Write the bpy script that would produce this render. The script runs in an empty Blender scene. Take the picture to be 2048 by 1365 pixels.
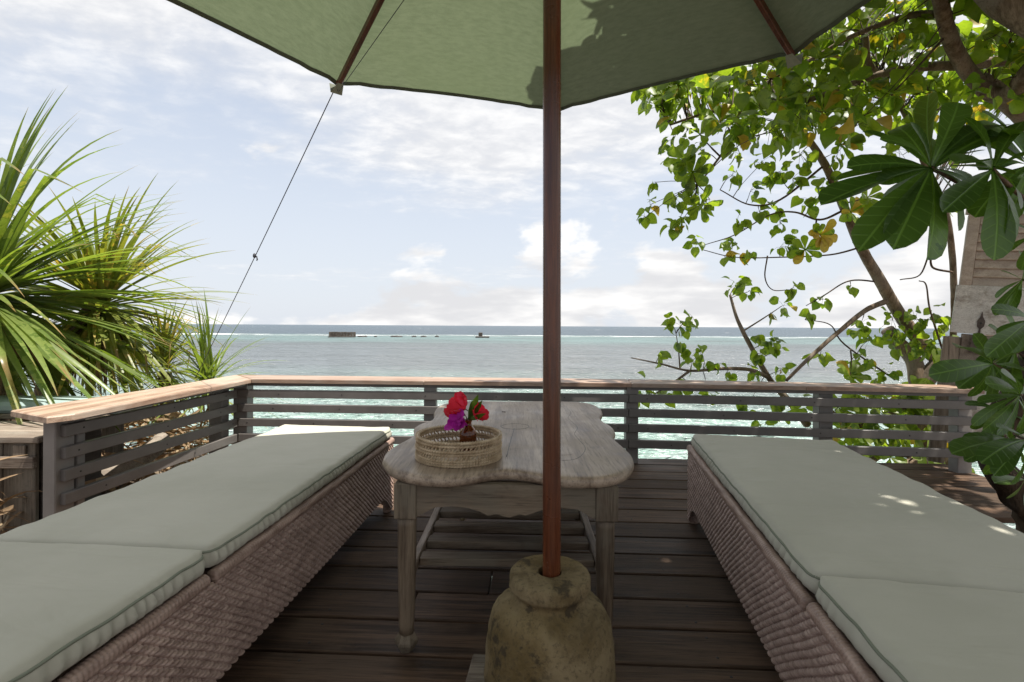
import bpy, math, random
import numpy as np
from mathutils import Vector, Matrix, noise

random.seed(7)
R = math.radians
SC = bpy.context.scene
COL = SC.collection

# ------------------------------------------------------------------ camera
F, CX, CY, ROLL, CAMH = 967.0, 1024.0, 652.3, 0.0060, 0.95
cd = bpy.data.cameras.new('camera')
cam = bpy.data.objects.new('camera', cd); COL.objects.link(cam)
cam.location = (0, 0, CAMH)
cam.rotation_euler = (R(90), -ROLL, 0)
cd.sensor_width = 36; cd.lens = 36 * F / 2048
cd.shift_y = -(682.5 - CY) / 2048
cd.clip_start = 0.05; cd.clip_end = 90000
cd.dof.use_dof = True; cd.dof.focus_distance = 3.6; cd.dof.aperture_fstop = 10.0
SC.camera = cam

# ------------------------------------------------------------------ light
SUN_DIR = Vector((0.33, -0.13, 1.0)).normalized()      # towards the sun
sd = bpy.data.lights.new('sun', 'SUN'); sd.energy = 4.8; sd.angle = R(0.55); sd.color = (1.0, 0.95, 0.87)
sun = bpy.data.objects.new('sun', sd); COL.objects.link(sun)
sun.rotation_euler = SUN_DIR.to_track_quat('Z', 'Y').to_euler()
sun.location = (0, 0, 30)
SC.view_settings.view_transform = 'Standard'
SC.view_settings.look = 'None'
SC.view_settings.gamma = 1
SC.view_settings.use_curve_mapping = False
SC.view_settings.exposure = 0.88
SC.cycles.use_denoising = True
SC.cycles.max_bounces = 8
SC.cycles.transparent_max_bounces = 6
SC.cycles.caustics_reflective = False
SC.cycles.caustics_refractive = False

# ------------------------------------------------------------------ node helper
class NT:
    def __init__(s, tree):
        s.t = tree; s.n = tree.nodes; s.l = tree.links
    def node(s, typ, **kw):
        nd = s.n.new(typ)
        for k, v in kw.items():
            setattr(nd, k, v)
        return nd
    def put(s, sock, v):
        if isinstance(v, bpy.types.NodeSocket):
            s.l.new(v, sock)
        elif v is not None:
            try:
                sock.default_value = v
            except Exception:
                sock.default_value = tuple(v) + (1.0,)
    def math(s, op, a, b=0.0, c=None, clamp=False):
        nd = s.node('ShaderNodeMath', operation=op, use_clamp=clamp)
        s.put(nd.inputs[0], a); s.put(nd.inputs[1], b)
        if c is not None: s.put(nd.inputs[2], c)
        return nd.outputs[0]
    def mix(s, f, a, b, blend='MIX'):
        nd = s.node('ShaderNodeMix', data_type='RGBA', blend_type=blend)
        s.put(nd.inputs[0], f); s.put(nd.inputs[6], a); s.put(nd.inputs[7], b)
        return nd.outputs[2]
    def ramp(s, f, lo, hi, a=0.0, b=1.0, smooth=True):
        nd = s.node('ShaderNodeMapRange', interpolation_type='SMOOTHSTEP' if smooth else 'LINEAR')
        nd.clamp = True
        s.put(nd.inputs[0], f); s.put(nd.inputs[1], lo); s.put(nd.inputs[2], hi)
        s.put(nd.inputs[3], a); s.put(nd.inputs[4], b)
        return nd.outputs[0]
    def noise(s, vec, scale=5.0, detail=4.0, rough=0.55, dist=0.0):
        nd = s.node('ShaderNodeTexNoise')
        if vec is not None: s.put(nd.inputs['Vector'], vec)
        s.put(nd.inputs['Scale'], scale); s.put(nd.inputs['Detail'], detail)
        s.put(nd.inputs['Roughness'], rough); s.put(nd.inputs['Distortion'], dist)
        return nd.outputs[0]
    def mapping(s, vec, scale=(1, 1, 1), rot=(0, 0, 0), loc=(0, 0, 0)):
        nd = s.node('ShaderNodeMapping')
        s.put(nd.inputs[0], vec)
        nd.inputs['Scale'].default_value = scale; nd.inputs['Rotation'].default_value = rot
        nd.inputs['Location'].default_value = loc
        return nd.outputs[0]
    def sep(s, vec):
        nd = s.node('ShaderNodeSeparateXYZ'); s.put(nd.inputs[0], vec); return nd.outputs
    def comb(s, x, y, z):
        nd = s.node('ShaderNodeCombineXYZ')
        s.put(nd.inputs[0], x); s.put(nd.inputs[1], y); s.put(nd.inputs[2], z); return nd.outputs[0]
    def bump(s, h, strength=0.3, dist=0.01, normal=None):
        nd = s.node('ShaderNodeBump'); s.put(nd.inputs['Height'], h)
        nd.inputs['Strength'].default_value = strength; nd.inputs['Distance'].default_value = dist
        if normal is not None: s.put(nd.inputs['Normal'], normal)
        return nd.outputs[0]

def new_mat(name):
    m = bpy.data.materials.new(name); m.use_nodes = True
    m.node_tree.nodes.clear()
    g = NT(m.node_tree)
    out = g.node('ShaderNodeOutputMaterial')
    bs = g.node('ShaderNodeBsdfPrincipled')
    g.l.new(bs.outputs[0], out.inputs[0])
    g.out, g.bs = out, bs
    tc = g.node('ShaderNodeTexCoord')
    g.obj = tc.outputs['Object']; g.gen = tc.outputs['Generated']
    g.rnd = g.node('ShaderNodeObjectInfo').outputs['Random']
    geo = g.node('ShaderNodeNewGeometry'); g.pos = geo.outputs['Position']
    return m, g

# ------------------------------------------------------------------ world sky
W = bpy.data.worlds.new('World'); SC.world = W; W.use_nodes = True
W.node_tree.nodes.clear()
g = NT(W.node_tree)
wout = g.node('ShaderNodeOutputWorld'); bg = g.node('ShaderNodeBackground')
g.l.new(bg.outputs[0], wout.inputs[0])
SKY_STRENGTH = 0.10
bg.inputs[1].default_value = SKY_STRENGTH
sky = g.node('ShaderNodeTexSky', sky_type='NISHITA')
sky.sun_disc = False
sky.sun_elevation = math.asin(SUN_DIR.z)
sky.sun_rotation = math.atan2(SUN_DIR.x, SUN_DIR.y)
sky.air_density = 1.0; sky.dust_density = 1.6; sky.ozone_density = 1.0
dirv = g.node('ShaderNodeTexCoord').outputs['Generated']
dx, dy, dz = g.sep(dirv)
az = g.math('ARCTAN2', dx, dy)                       # 0 straight out to sea, positive to the right
elev = g.math('ARCSINE', g.math('MAXIMUM', dz, 0.0))
inv = g.math('DIVIDE', 1.0, g.math('ADD', g.math('MAXIMUM', dz, 0.0), 0.13))
plane = g.comb(g.math('MULTIPLY', dx, inv), g.math('MULTIPLY', dy, inv), 0.0)
# thin high sheet of broken cloud
hi1 = g.noise(g.mapping(plane, (0.50, 0.62, 1), (0, 0, R(-28)), (3.1, 1.7, 0)), 1.3, 8.0, 0.52, 0.2)
hi2 = g.noise(g.mapping(plane, (1.6, 2.2, 1), (0, 0, R(-24)), (0.4, 5.2, 0)), 3.6, 6.0, 0.6, 0.2)
hi = g.math('ADD', g.math('MULTIPLY', hi1, 0.74), g.math('MULTIPLY', hi2, 0.26))
edge = g.math('ADD', elev, g.math('MULTIPLY', az, 0.13))
lift = g.ramp(edge, 0.10, 0.42, -0.13, 0.14)
hmask = g.ramp(g.math('ADD', hi, lift), 0.41, 0.66, 0.0, 0.9)
# banks of cumulus towards the horizon
cv = g.comb(g.math('MULTIPLY', az, 1.0), g.math('MULTIPLY', elev, 1.75), 2.3)
cu = g.noise(g.mapping(cv, (1, 1, 1), (0, 0, 0), (0.35, 0.0, 0.6)), 4.2, 9.0, 0.55, 0.15)
top = g.ramp(g.math('ABSOLUTE', g.math('SUBTRACT', az, 0.42)), 0.25, 0.95, 0.27, 0.05)
thr = g.math('ADD', 0.36, g.math('MULTIPLY', g.ramp(g.math('DIVIDE', elev, top), 0.2, 1.2, 0.0, 1.0, False), 0.34))
cmask = g.ramp(g.math('SUBTRACT', cu, thr), 0.0, 0.095, 0.0, 0.95)
shade = g.noise(g.mapping(cv, (1, 2.4, 1), (0, 0, 0), (0.0, -0.05, 1.6)), 5.0, 6.0, 0.5)
ccol = g.mix(g.ramp(shade, 0.38, 0.66), (4.3, 4.3, 4.4, 1), (6.2, 6.1, 5.95, 1))
hcol = g.mix(g.ramp(hi2, 0.35, 0.7), (4.45, 4.5, 4.65, 1), (5.75, 5.7, 5.65, 1))
# milky air low over the water
milk = g.ramp(elev, 0.0, 0.55, 0.92, 0.55)
base = g.mix(milk, sky.outputs[0], (4.35, 4.6, 5.0, 1))
c1 = g.mix(hmask, base, hcol)
c2 = g.mix(cmask, c1, ccol)
g.l.new(c2, bg.inputs[0])

# ------------------------------------------------------------------ geometry helpers
def at(px, py, d):
    """point seen at photo pixel (px, py) standing d metres out from the camera"""
    u, v = px - CX, CY - py
    c, s = math.cos(ROLL), math.sin(ROLL)
    return Vector(((u * c - v * s) / F * d, d, CAMH + (u * s + v * c) / F * d))
def atz(px, py, z):
    u, v = px - CX, CY - py
    k = (u * math.sin(ROLL) + v * math.cos(ROLL)) / F
    return at(px, py, (z - CAMH) / k)

BASE = {}
def base_of(o):
    return BASE.get(o.name, Vector((0, 0, 0))) if o is not None else Vector((0, 0, 0))

class MB:
    def __init__(s): s.v = []; s.f = []; s.smooth = []
    def add(s, vs, fs, smooth=False):
        o = len(s.v); s.v.extend([tuple(p) for p in vs])
        s.f.extend([tuple(i + o for i in f) for f in fs]); s.smooth.extend([smooth] * len(fs))
    def box(s, c, size, rot=None, bev=0.0):
        x, y, z = size[0] / 2, size[1] / 2, size[2] / 2
        b = min(bev, x * .9, y * .9, z * .9)
        if b <= 0:
            vs = [Vector(p) for p in ((-x, -y, -z), (x, -y, -z), (x, y, -z), (-x, y, -z), (-x, -y, z), (x, -y, z), (x, y, z), (-x, y, z))]
            fs = [(0, 3, 2, 1), (4, 5, 6, 7), (0, 1, 5, 4), (1, 2, 6, 5), (2, 3, 7, 6), (3, 0, 4, 7)]
        else:
            vs = []; idx = {}
            for sx in (-1, 1):
                for sy in (-1, 1):
                    for sz in (-1, 1):
                        for a in range(3):
                            p = [sx * (x - b), sy * (y - b), sz * (z - b)]
                            p[a] = (sx * x, sy * y, sz * z)[a]
                            idx[(sx, sy, sz, a)] = len(vs); vs.append(Vector(p))
            I = lambda sx, sy, sz, a: idx[(sx, sy, sz, a)]
            fs = []
            for q in (-1, 1):
                f = [I(q, -1, -1, 0), I(q, 1, -1, 0), I(q, 1, 1, 0), I(q, -1, 1, 0)]; fs.append(f if q > 0 else f[::-1])
                f = [I(-1, q, -1, 1), I(-1, q, 1, 1), I(1, q, 1, 1), I(1, q, -1, 1)]; fs.append(f if q > 0 else f[::-1])
                f = [I(-1, -1, q, 2), I(1, -1, q, 2), I(1, 1, q, 2), I(-1, 1, q, 2)]; fs.append(f if q > 0 else f[::-1])
            for a in (-1, 1):
                for c2 in (-1, 1):
                    fs.append([I(a, c2, -1, 0), I(a, c2, 1, 0), I(a, c2, 1, 1), I(a, c2, -1, 1)])
                    fs.append([I(a, -1, c2, 0), I(a, 1, c2, 0), I(a, 1, c2, 2), I(a, -1, c2, 2)])
                    fs.append([I(-1, a, c2, 1), I(1, a, c2, 1), I(1, a, c2, 2), I(-1, a, c2, 2)])
            for sx in (-1, 1):
                for sy in (-1, 1):
                    for sz in (-1, 1):
                        fs.append([I(sx, sy, sz, 0), I(sx, sy, sz, 1), I(sx, sy, sz, 2)])
            for i, f in enumerate(fs):       # outward winding
                cc = sum((vs[k] for k in f), Vector()) / len(f)
                nn = (vs[f[1]] - vs[f[0]]).cross(vs[f[2]] - vs[f[0]])
                if nn.dot(cc) < 0: fs[i] = f[::-1]
        c = Vector(c)
        if rot is not None: vs = [rot @ p for p in vs]
        s.add([p + c for p in vs], fs)
    def beam(s, a, b, w, h, up=(0, 0, 1), bev=0.0, ext=0.0):
        """box from a to b, w wide, h tall"""
        a, b = Vector(a), Vector(b); y = (b - a).normalized(); up = Vector(up)
        x = y.cross(up).normalized(); z = x.cross(y).normalized()
        M = Matrix((x, y, z)).transposed()
        s.box((a + b) / 2, (w, (b - a).length + ext * 2, h), M, bev)
    def tube(s, pts, rad, n=8, cap=True, smooth=True, wob=0.0):
        pts = [Vector(p) for p in pts]
        if not hasattr(rad, '__len__'): rad = [rad] * len(pts)
        ref = Vector((0.31, 0.22, 0.93)); vs = []; fs = []
        t0 = (pts[1] - pts[0]).normalized()
        x = t0.cross(ref).normalized()
        for i, p in enumerate(pts):
            t = (pts[min(i + 1, len(pts) - 1)] - pts[max(i - 1, 0)]).normalized()
            x = (x - t * x.dot(t)).normalized(); y = t.cross(x)
            for k in range(n):
                a = 2 * math.pi * k / n
                r = rad[i]
                if wob: r *= 1 + wob * noise.noise((p * 9 + Vector((math.cos(a), math.sin(a), 0)) * 1.3))
                vs.append(p + x * (math.cos(a) * r) + y * (math.sin(a) * r))
        for i in range(len(pts) - 1):
            for k in range(n):
                k2 = (k + 1) % n
                fs.append((i * n + k, i * n + k2, (i + 1) * n + k2, (i + 1) * n + k))
        if cap:
            fs.append(tuple(range(n))[::-1]); fs.append(tuple((len(pts) - 1) * n + k for k in range(n)))
        s.add(vs, fs, smooth)
    def lathe(s, prof, c=(0, 0, 0), n=32, smooth=True, cap=True, axis=None):
        c = Vector(c); vs = []; fs = []
        for r, z in prof:
            for k in range(n):
                a = 2 * math.pi * k / n
                p = Vector((r * math.cos(a), r * math.sin(a), z))
                vs.append((axis @ p if axis else p) + c)
        for i in range(len(prof) - 1):
            for k in range(n):
                k2 = (k + 1) % n
                fs.append((i * n + k, i * n + k2, (i + 1) * n + k2, (i + 1) * n + k))
        if cap:
            fs.append(tuple(range(n))[::-1]); fs.append(tuple((len(prof) - 1) * n + k for k in range(n)))
        s.add(vs, fs, smooth)
    def prism(s, poly, a, b, fn, smooth=False):
        """polygon (2-D) swept from a to b; fn(u, v, w) -> point"""
        n = len(poly)
        vs = [fn(u, v, a) for u, v in poly] + [fn(u, v, b) for u, v in poly]
        fs = [tuple(range(n))[::-1], tuple(range(n, 2 * n))]
        for i in range(n):
            j = (i + 1) % n; fs.append((i, j, n + j, n + i))
        s.add(vs, fs, smooth)
    def build(s, name, mat, parent=None, kind=None, label=None):
        b = base_of(parent)
        me = bpy.data.meshes.new(name)
        me.from_pydata([(p[0] - b.x, p[1] - b.y, p[2] - b.z) for p in s.v], [], s.f)
        me.polygons.foreach_set('use_smooth', s.smooth)
        me.materials.append(mat); me.update()
        return link(name, me, parent, kind, label)

def link(name, me, parent=None, kind=None, label=None, local=None):
    o = bpy.data.objects.new(name, me); COL.objects.link(o)
    if parent is not None:
        o.parent = parent; BASE[o.name] = base_of(parent)
    if local is not None: o.matrix_local = local
    if kind: o['kind'] = kind
    if label: o['label'] = label
    return o

def mesh_np(name, V, Fq, mat, smooth=True):
    me = bpy.data.meshes.new(name)
    V = np.asarray(V, dtype=np.float32); Fq = np.asarray(Fq, dtype=np.int32)
    k = Fq.shape[1]
    me.vertices.add(len(V)); me.vertices.foreach_set('co', V.ravel())
    me.loops.add(Fq.size); me.loops.foreach_set('vertex_index', Fq.ravel())
    me.polygons.add(len(Fq))
    me.polygons.foreach_set('loop_start', np.arange(len(Fq), dtype=np.int32) * k)
    me.polygons.foreach_set('use_smooth', np.full(len(Fq), smooth))
    me.materials.append(mat); me.update(); me.validate()
    return me

def thing(name, label, cat, loc=(0, 0, 0), group=None):
    o = bpy.data.objects.new(name, None); COL.objects.link(o)
    o.location = loc; o.empty_display_size = 0.1
    BASE[o.name] = Vector(loc)
    o['label'] = label; o['category'] = cat
    if group: o['group'] = group
    return o
def tag(o, label, cat, group=None):
    o['label'] = label; o['category'] = cat
    if group: o['group'] = group
    return o

def spline(pts, n=6):
    """Catmull-Rom through points (Vectors or tuples of any length)"""
    P = [np.array(p, dtype=float) for p in pts]
    P = [2 * P[0] - P[1]] + P + [2 * P[-1] - P[-2]]
    out = []
    for i in range(1, len(P) - 2):
        for k in range(n):
            t = k / n
            a, b, c, d = P[i - 1], P[i], P[i + 1], P[i + 2]
            out.append(0.5 * ((2 * b) + (c - a) * t + (2 * a - 5 * b + 4 * c - d) * t * t + (3 * b - a - 3 * c + d) * t ** 3))
    out.append(P[-2])
    return [tuple(p) for p in out]

# ------------------------------------------------------------------ materials
def wood(name, dark, light, axis=0, scale=1.0, rough=0.6, bump=0.25, grey=None, var=0.25, spec=0.35, spots=0.0, stretch=14.0):
    m, g = new_mat(name)
    sc = [stretch * scale] * 3; sc[axis] = 0.9 * scale
    off = g.comb(g.math('MULTIPLY', g.rnd, 37.0), g.math('MULTIPLY', g.rnd, 11.0), g.math('MULTIPLY', g.rnd, 23.0))
    va = g.node('ShaderNodeVectorMath', operation='ADD'); g.put(va.inputs[0], g.obj); g.put(va.inputs[1], off)
    v = va.outputs[0]
    n1 = g.noise(g.mapping(v, sc), 1.0, 6.0, 0.62, 0.6)
    sc2 = [s * 6 for s in sc]; sc2[axis] = 4.0 * scale
    n2 = g.noise(g.mapping(v, sc2), 1.0, 3.0, 0.6)
    n3 = g.noise(v, 3.0 * scale, 4.0, 0.6)
    sc3 = [s * 16 for s in sc]; sc3[axis] = 7.0 * scale
    n4 = g.noise(g.mapping(v, sc3, (0, 0, 0), (3, 5, 7)), 1.0, 3.0, 0.7)
    f = g.math('ADD', g.math('MULTIPLY', n1, 0.65), g.math('MULTIPLY', n2, 0.35))
    col = g.mix(g.ramp(f, 0.37, 0.63), dark + (1,), light + (1,))
    if grey: col = g.mix(g.ramp(n3, 0.42, 0.66, 0.0, 0.8), col, grey + (1,))
    col = g.mix(g.ramp(n4, 0.50, 0.68, 0.0, 0.55), col, tuple(c * 0.6 for c in dark) + (1,))
    f = g.math('SUBTRACT', f, g.math('MULTIPLY', n4, 0.35))
    if spots:
        sp = g.noise(v, 9.0, 5.0, 0.7)
        col = g.mix(g.ramp(sp, 0.60, 0.74, 0.0, spots), col, tuple(c * 0.25 for c in dark) + (1,))
    col = g.mix(1.0, col, g.mix(g.rnd, (1 - var,) * 3 + (1,), (1 + var,) * 3 + (1,)), 'MULTIPLY')
    g.put(g.bs.inputs['Base Color'], col)
    g.put(g.bs.inputs['Roughness'], g.ramp(n3, 0.3, 0.7, rough - 0.1, rough + 0.1))
    g.bs.inputs['Specular IOR Level'].default_value = spec
    g.put(g.bs.inputs['Normal'], g.bump(f, bump, 0.004))
    return m

M = {}
M['deck'] = wood('deck_wood', (0.027, 0.0165, 0.0105), (0.122, 0.074, 0.046), 0, 1.0, 0.6, 0.7, (0.100, 0.068, 0.047), 0.25, 0.2, 0.45)
M['joist'] = wood('joist_wood', (0.03, 0.024, 0.02), (0.07, 0.055, 0.045), 1)
M['cap'] = wood('handrail_wood', (0.21, 0.125, 0.085), (0.38, 0.27, 0.20), 0, 1.0, 0.5, 0.25, (0.33, 0.26, 0.21), 0.1, 0.4)
M['cap_side'] = wood('handrail_wood_side', (0.21, 0.125, 0.085), (0.42, 0.31, 0.23), 1, 1.0, 0.5, 0.25, (0.38, 0.31, 0.25), 0.1, 0.4)
M['pole'] = wood('oiled_pole_wood', (0.050, 0.013, 0.005), (0.120, 0.036, 0.014), 2, 2.0, 0.24, 0.12, None, 0.05, 0.5)
M['rib'] = wood('rib_wood', (0.055, 0.017, 0.009), (0.12, 0.04, 0.02), 1, 2.0, 0.4, 0.12, None, 0.1, 0.4)
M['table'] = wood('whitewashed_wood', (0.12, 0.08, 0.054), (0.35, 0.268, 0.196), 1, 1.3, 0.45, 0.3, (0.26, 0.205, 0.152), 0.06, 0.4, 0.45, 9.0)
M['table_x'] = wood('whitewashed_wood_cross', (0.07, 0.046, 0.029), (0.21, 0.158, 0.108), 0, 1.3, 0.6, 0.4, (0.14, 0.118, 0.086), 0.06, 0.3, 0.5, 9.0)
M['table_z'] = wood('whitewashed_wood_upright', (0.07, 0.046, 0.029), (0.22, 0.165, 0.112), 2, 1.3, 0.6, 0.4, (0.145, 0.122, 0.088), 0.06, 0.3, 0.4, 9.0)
M['oldwood'] = wood('old_grey_wood', (0.07, 0.055, 0.04), (0.22, 0.18, 0.14), 2, 1.2, 0.75, 0.6, (0.19, 0.165, 0.13), 0.25, 0.2, 0.5)
M['oldwood_x'] = wood('old_grey_wood_flat', (0.12, 0.09, 0.07), (0.30, 0.25, 0.20), 0, 1.2, 0.75, 0.6, (0.26, 0.23, 0.19), 0.15, 0.2, 0.3)
M['door'] = wood('peeling_white_wood', (0.28, 0.24, 0.20), (0.62, 0.58, 0.52), 0, 1.6, 0.75, 0.5, (0.56, 0.54, 0.50), 0.1, 0.2, 0.5, 8.0)
M['louver'] = wood('beige_louver_paint', (0.34, 0.265, 0.205), (0.50, 0.41, 0.33), 0, 1.2, 0.65, 0.3, (0.36, 0.30, 0.25), 0.08, 0.3)
M['bark'] = wood('tree_bark', (0.10, 0.07, 0.045), (0.29, 0.215, 0.15), 2, 2.0, 0.85, 0.9, (0.24, 0.20, 0.16), 0.12, 0.15, 0.4, 5.0)
M['darkbark'] = wood('dark_bark', (0.03, 0.02, 0.013), (0.11, 0.078, 0.052), 2, 3.0, 0.9, 1.0, (0.08, 0.068, 0.055), 0.1, 0.1, 0.3, 4.0)
M['twig'] = wood('twig_bark', (0.045, 0.028, 0.018), (0.14, 0.09, 0.055), 2, 3.0, 0.8, 0.3)

def paint(name, col, rough=0.5, var=0.12, spec=0.4, scale=6.0, bump=0.08):
    m, g = new_mat(name)
    n = g.noise(g.obj, scale, 6.0, 0.65)
    c = g.mix(g.ramp(n, 0.3, 0.7), tuple(x * (1 - var) for x in col) + (1,), tuple(x * (1 + var) for x in col) + (1,))
    g.put(g.bs.inputs['Base Color'], c); g.bs.inputs['Roughness'].default_value = rough
    g.bs.inputs['Specular IOR Level'].default_value = spec
    g.put(g.bs.inputs['Normal'], g.bump(g.noise(g.obj, scale * 12, 3.0), bump, 0.002))
    return m
M['rail'] = paint('grey_rail_paint', (0.138, 0.126, 0.117), 0.42, 0.14, 0.45, 5.0)
M['post'] = paint('grey_post_skylit', (0.21, 0.192, 0.178), 0.45, 0.12, 0.4, 5.0)  # paler than the slats: sky light on the post faces put into the colour
M['screw'] = paint('dark_screw', (0.02, 0.018, 0.016), 0.5)
M['iron'] = paint('rusty_iron', (0.085, 0.065, 0.055), 0.7, 0.4, 0.3, 30)
M['cord'] = paint('grey_cord', (0.05, 0.052, 0.062), 0.8)
M['piping'] = paint('sage_piping', (0.20, 0.215, 0.165), 0.85, 0.1, 0.1)
M['teal'] = paint('pale_teal_fabric', (0.30, 0.38, 0.37), 0.7, 0.1, 0.2)
M['concrete'] = paint('dark_wet_concrete', (0.085, 0.07, 0.058), 0.8, 0.4, 0.2, 1.0)
M['rock'] = paint('dark_reef_rock', (0.05, 0.045, 0.042), 0.7, 0.4, 0.3, 0.6)
M['brass'] = paint('aged_brass_bolt', (0.22, 0.17, 0.09), 0.45, 0.3, 0.5, 40)

def make_cushion_mat():
    m, g = new_mat('sage_cushion_fabric')
    w = g.noise(g.mapping(g.obj, (260, 900, 400)), 1.0, 2.0)
    big = g.noise(g.obj, 2.4, 4.0, 0.6)
    fold = g.noise(g.mapping(g.obj, (3.0, 9.0, 3.0), (0, 0, R(24))), 1.0, 3.0, 0.5, 0.8)
    c = g.mix(g.ramp(big, 0.3, 0.7), (0.425, 0.410, 0.335, 1), (0.485, 0.465, 0.388, 1))
    c = g.mix(g.math('MULTIPLY', w, 0.25), c, (0.36, 0.345, 0.29, 1))
    g.put(g.bs.inputs['Base Color'], c); g.bs.inputs['Roughness'].default_value = 0.75
    g.bs.inputs['Specular IOR Level'].default_value = 0.25
    b1 = g.bump(fold, 0.4, 0.03)
    g.put(g.bs.inputs['Normal'], g.bump(w, 0.3, 0.0015, b1))
    return m
M['cushion'] = make_cushion_mat()

def make_canopy_mat():
    m, g = new_mat('green_canopy_fabric')
    wv = g.noise(g.mapping(g.pos, (26, 26, 260)), 1.0, 3.0, 0.6)
    wv2 = g.noise(g.mapping(g.pos, (320, 320, 30)), 1.0, 2.0, 0.6)
    big = g.noise(g.pos, 2.0, 4.0)
    f = g.math('ADD', g.math('MULTIPLY', wv, 0.65), g.math('MULTIPLY', wv2, 0.35))
    c = g.mix(g.ramp(f, 0.3, 0.7), (0.185, 0.212, 0.160, 1), (0.245, 0.272, 0.212, 1))
    c = g.mix(g.ramp(big, 0.4, 0.7, 0, 0.4), c, (0.21, 0.245, 0.17, 1))
    g.put(g.bs.inputs['Base Color'], c); g.bs.inputs['Roughness'].default_value = 0.85
    g.bs.inputs['Specular IOR Level'].default_value = 0.15
    tr = g.node('ShaderNodeBsdfTranslucent'); g.put(tr.inputs[0], g.mix(1.0, c, (0.80, 0.90, 0.66, 1), 'MULTIPLY'))
    mx = g.node('ShaderNodeMixShader'); mx.inputs[0].default_value = 0.30
    g.l.new(g.bs.outputs[0], mx.inputs[1]); g.l.new(tr.outputs[0], mx.inputs[2]); g.l.new(mx.outputs[0], g.out.inputs[0])
    g.put(g.bs.inputs['Normal'], g.bump(f, 0.15, 0.002))
    return m
M['canopy'] = make_canopy_mat()
M['hem'] = paint('canopy_hem_fabric', (0.10, 0.115, 0.085), 0.9, 0.1, 0.1, 40)
M['pocket'] = paint('canopy_pocket_fabric', (0.27, 0.29, 0.23), 0.9, 0.1, 0.1, 40)

def make_stone_mat():
    m, g = new_mat('mossy_stone')
    a = g.noise(g.obj, 7.0, 8.0, 0.65, 0.5); b = g.noise(g.obj, 16.0, 6.0, 0.7); c3 = g.noise(g.obj, 4.0, 3.0)
    d = g.noise(g.obj, 95.0, 5.0, 0.75)
    c = g.mix(g.ramp(a, 0.32, 0.66), (0.066, 0.045, 0.019, 1), (0.215, 0.165, 0.092, 1))
    c = g.mix(g.ramp(c3, 0.50, 0.62, 0, 0.5), c, (0.13, 0.088, 0.032, 1))
    c = g.mix(g.ramp(b, 0.56, 0.62, 0, 0.8), c, (0.04, 0.031, 0.02, 1))
    c = g.mix(g.ramp(d, 0.50, 0.62, 0, 0.5), c, (0.055, 0.042, 0.026, 1))
    g.put(g.bs.inputs['Base Color'], c); g.bs.inputs['Roughness'].default_value = 0.9
    g.bs.inputs['Specular IOR Level'].default_value = 0.15
    h = g.math('ADD', g.math('MULTIPLY', a, 0.5), g.math('MULTIPLY', d, 0.2))
    g.put(g.bs.inputs['Normal'], g.bump(h, 1.0, 0.02))
    return m
M['stone'] = make_stone_mat()

def make_wicker_mat(name, a, b, sc=(4, 60, 60)):
    m, g = new_mat(name)
    n = g.noise(g.mapping(g.obj, sc), 1.0, 3.0, 0.6); n2 = g.noise(g.obj, 5.0, 3.0)
    c = g.mix(g.ramp(n, 0.3, 0.7), a + (1,), b + (1,))
    c = g.mix(g.ramp(n2, 0.35, 0.7, 0, 0.35), c, tuple(x * 0.75 for x in a) + (1,))
    g.put(g.bs.inputs['Base Color'], c); g.bs.inputs['Roughness'].default_value = 0.42
    g.bs.inputs['Specular IOR Level'].default_value = 0.4
    return m
M['wicker'] = make_wicker_mat('taupe_wicker', (0.23, 0.152, 0.122), (0.47, 0.340, 0.282), (60, 14, 90))
M['rattan'] = make_wicker_mat('tan_rattan', (0.36, 0.26, 0.155), (0.62, 0.49, 0.335), (30, 30, 60))

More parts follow.
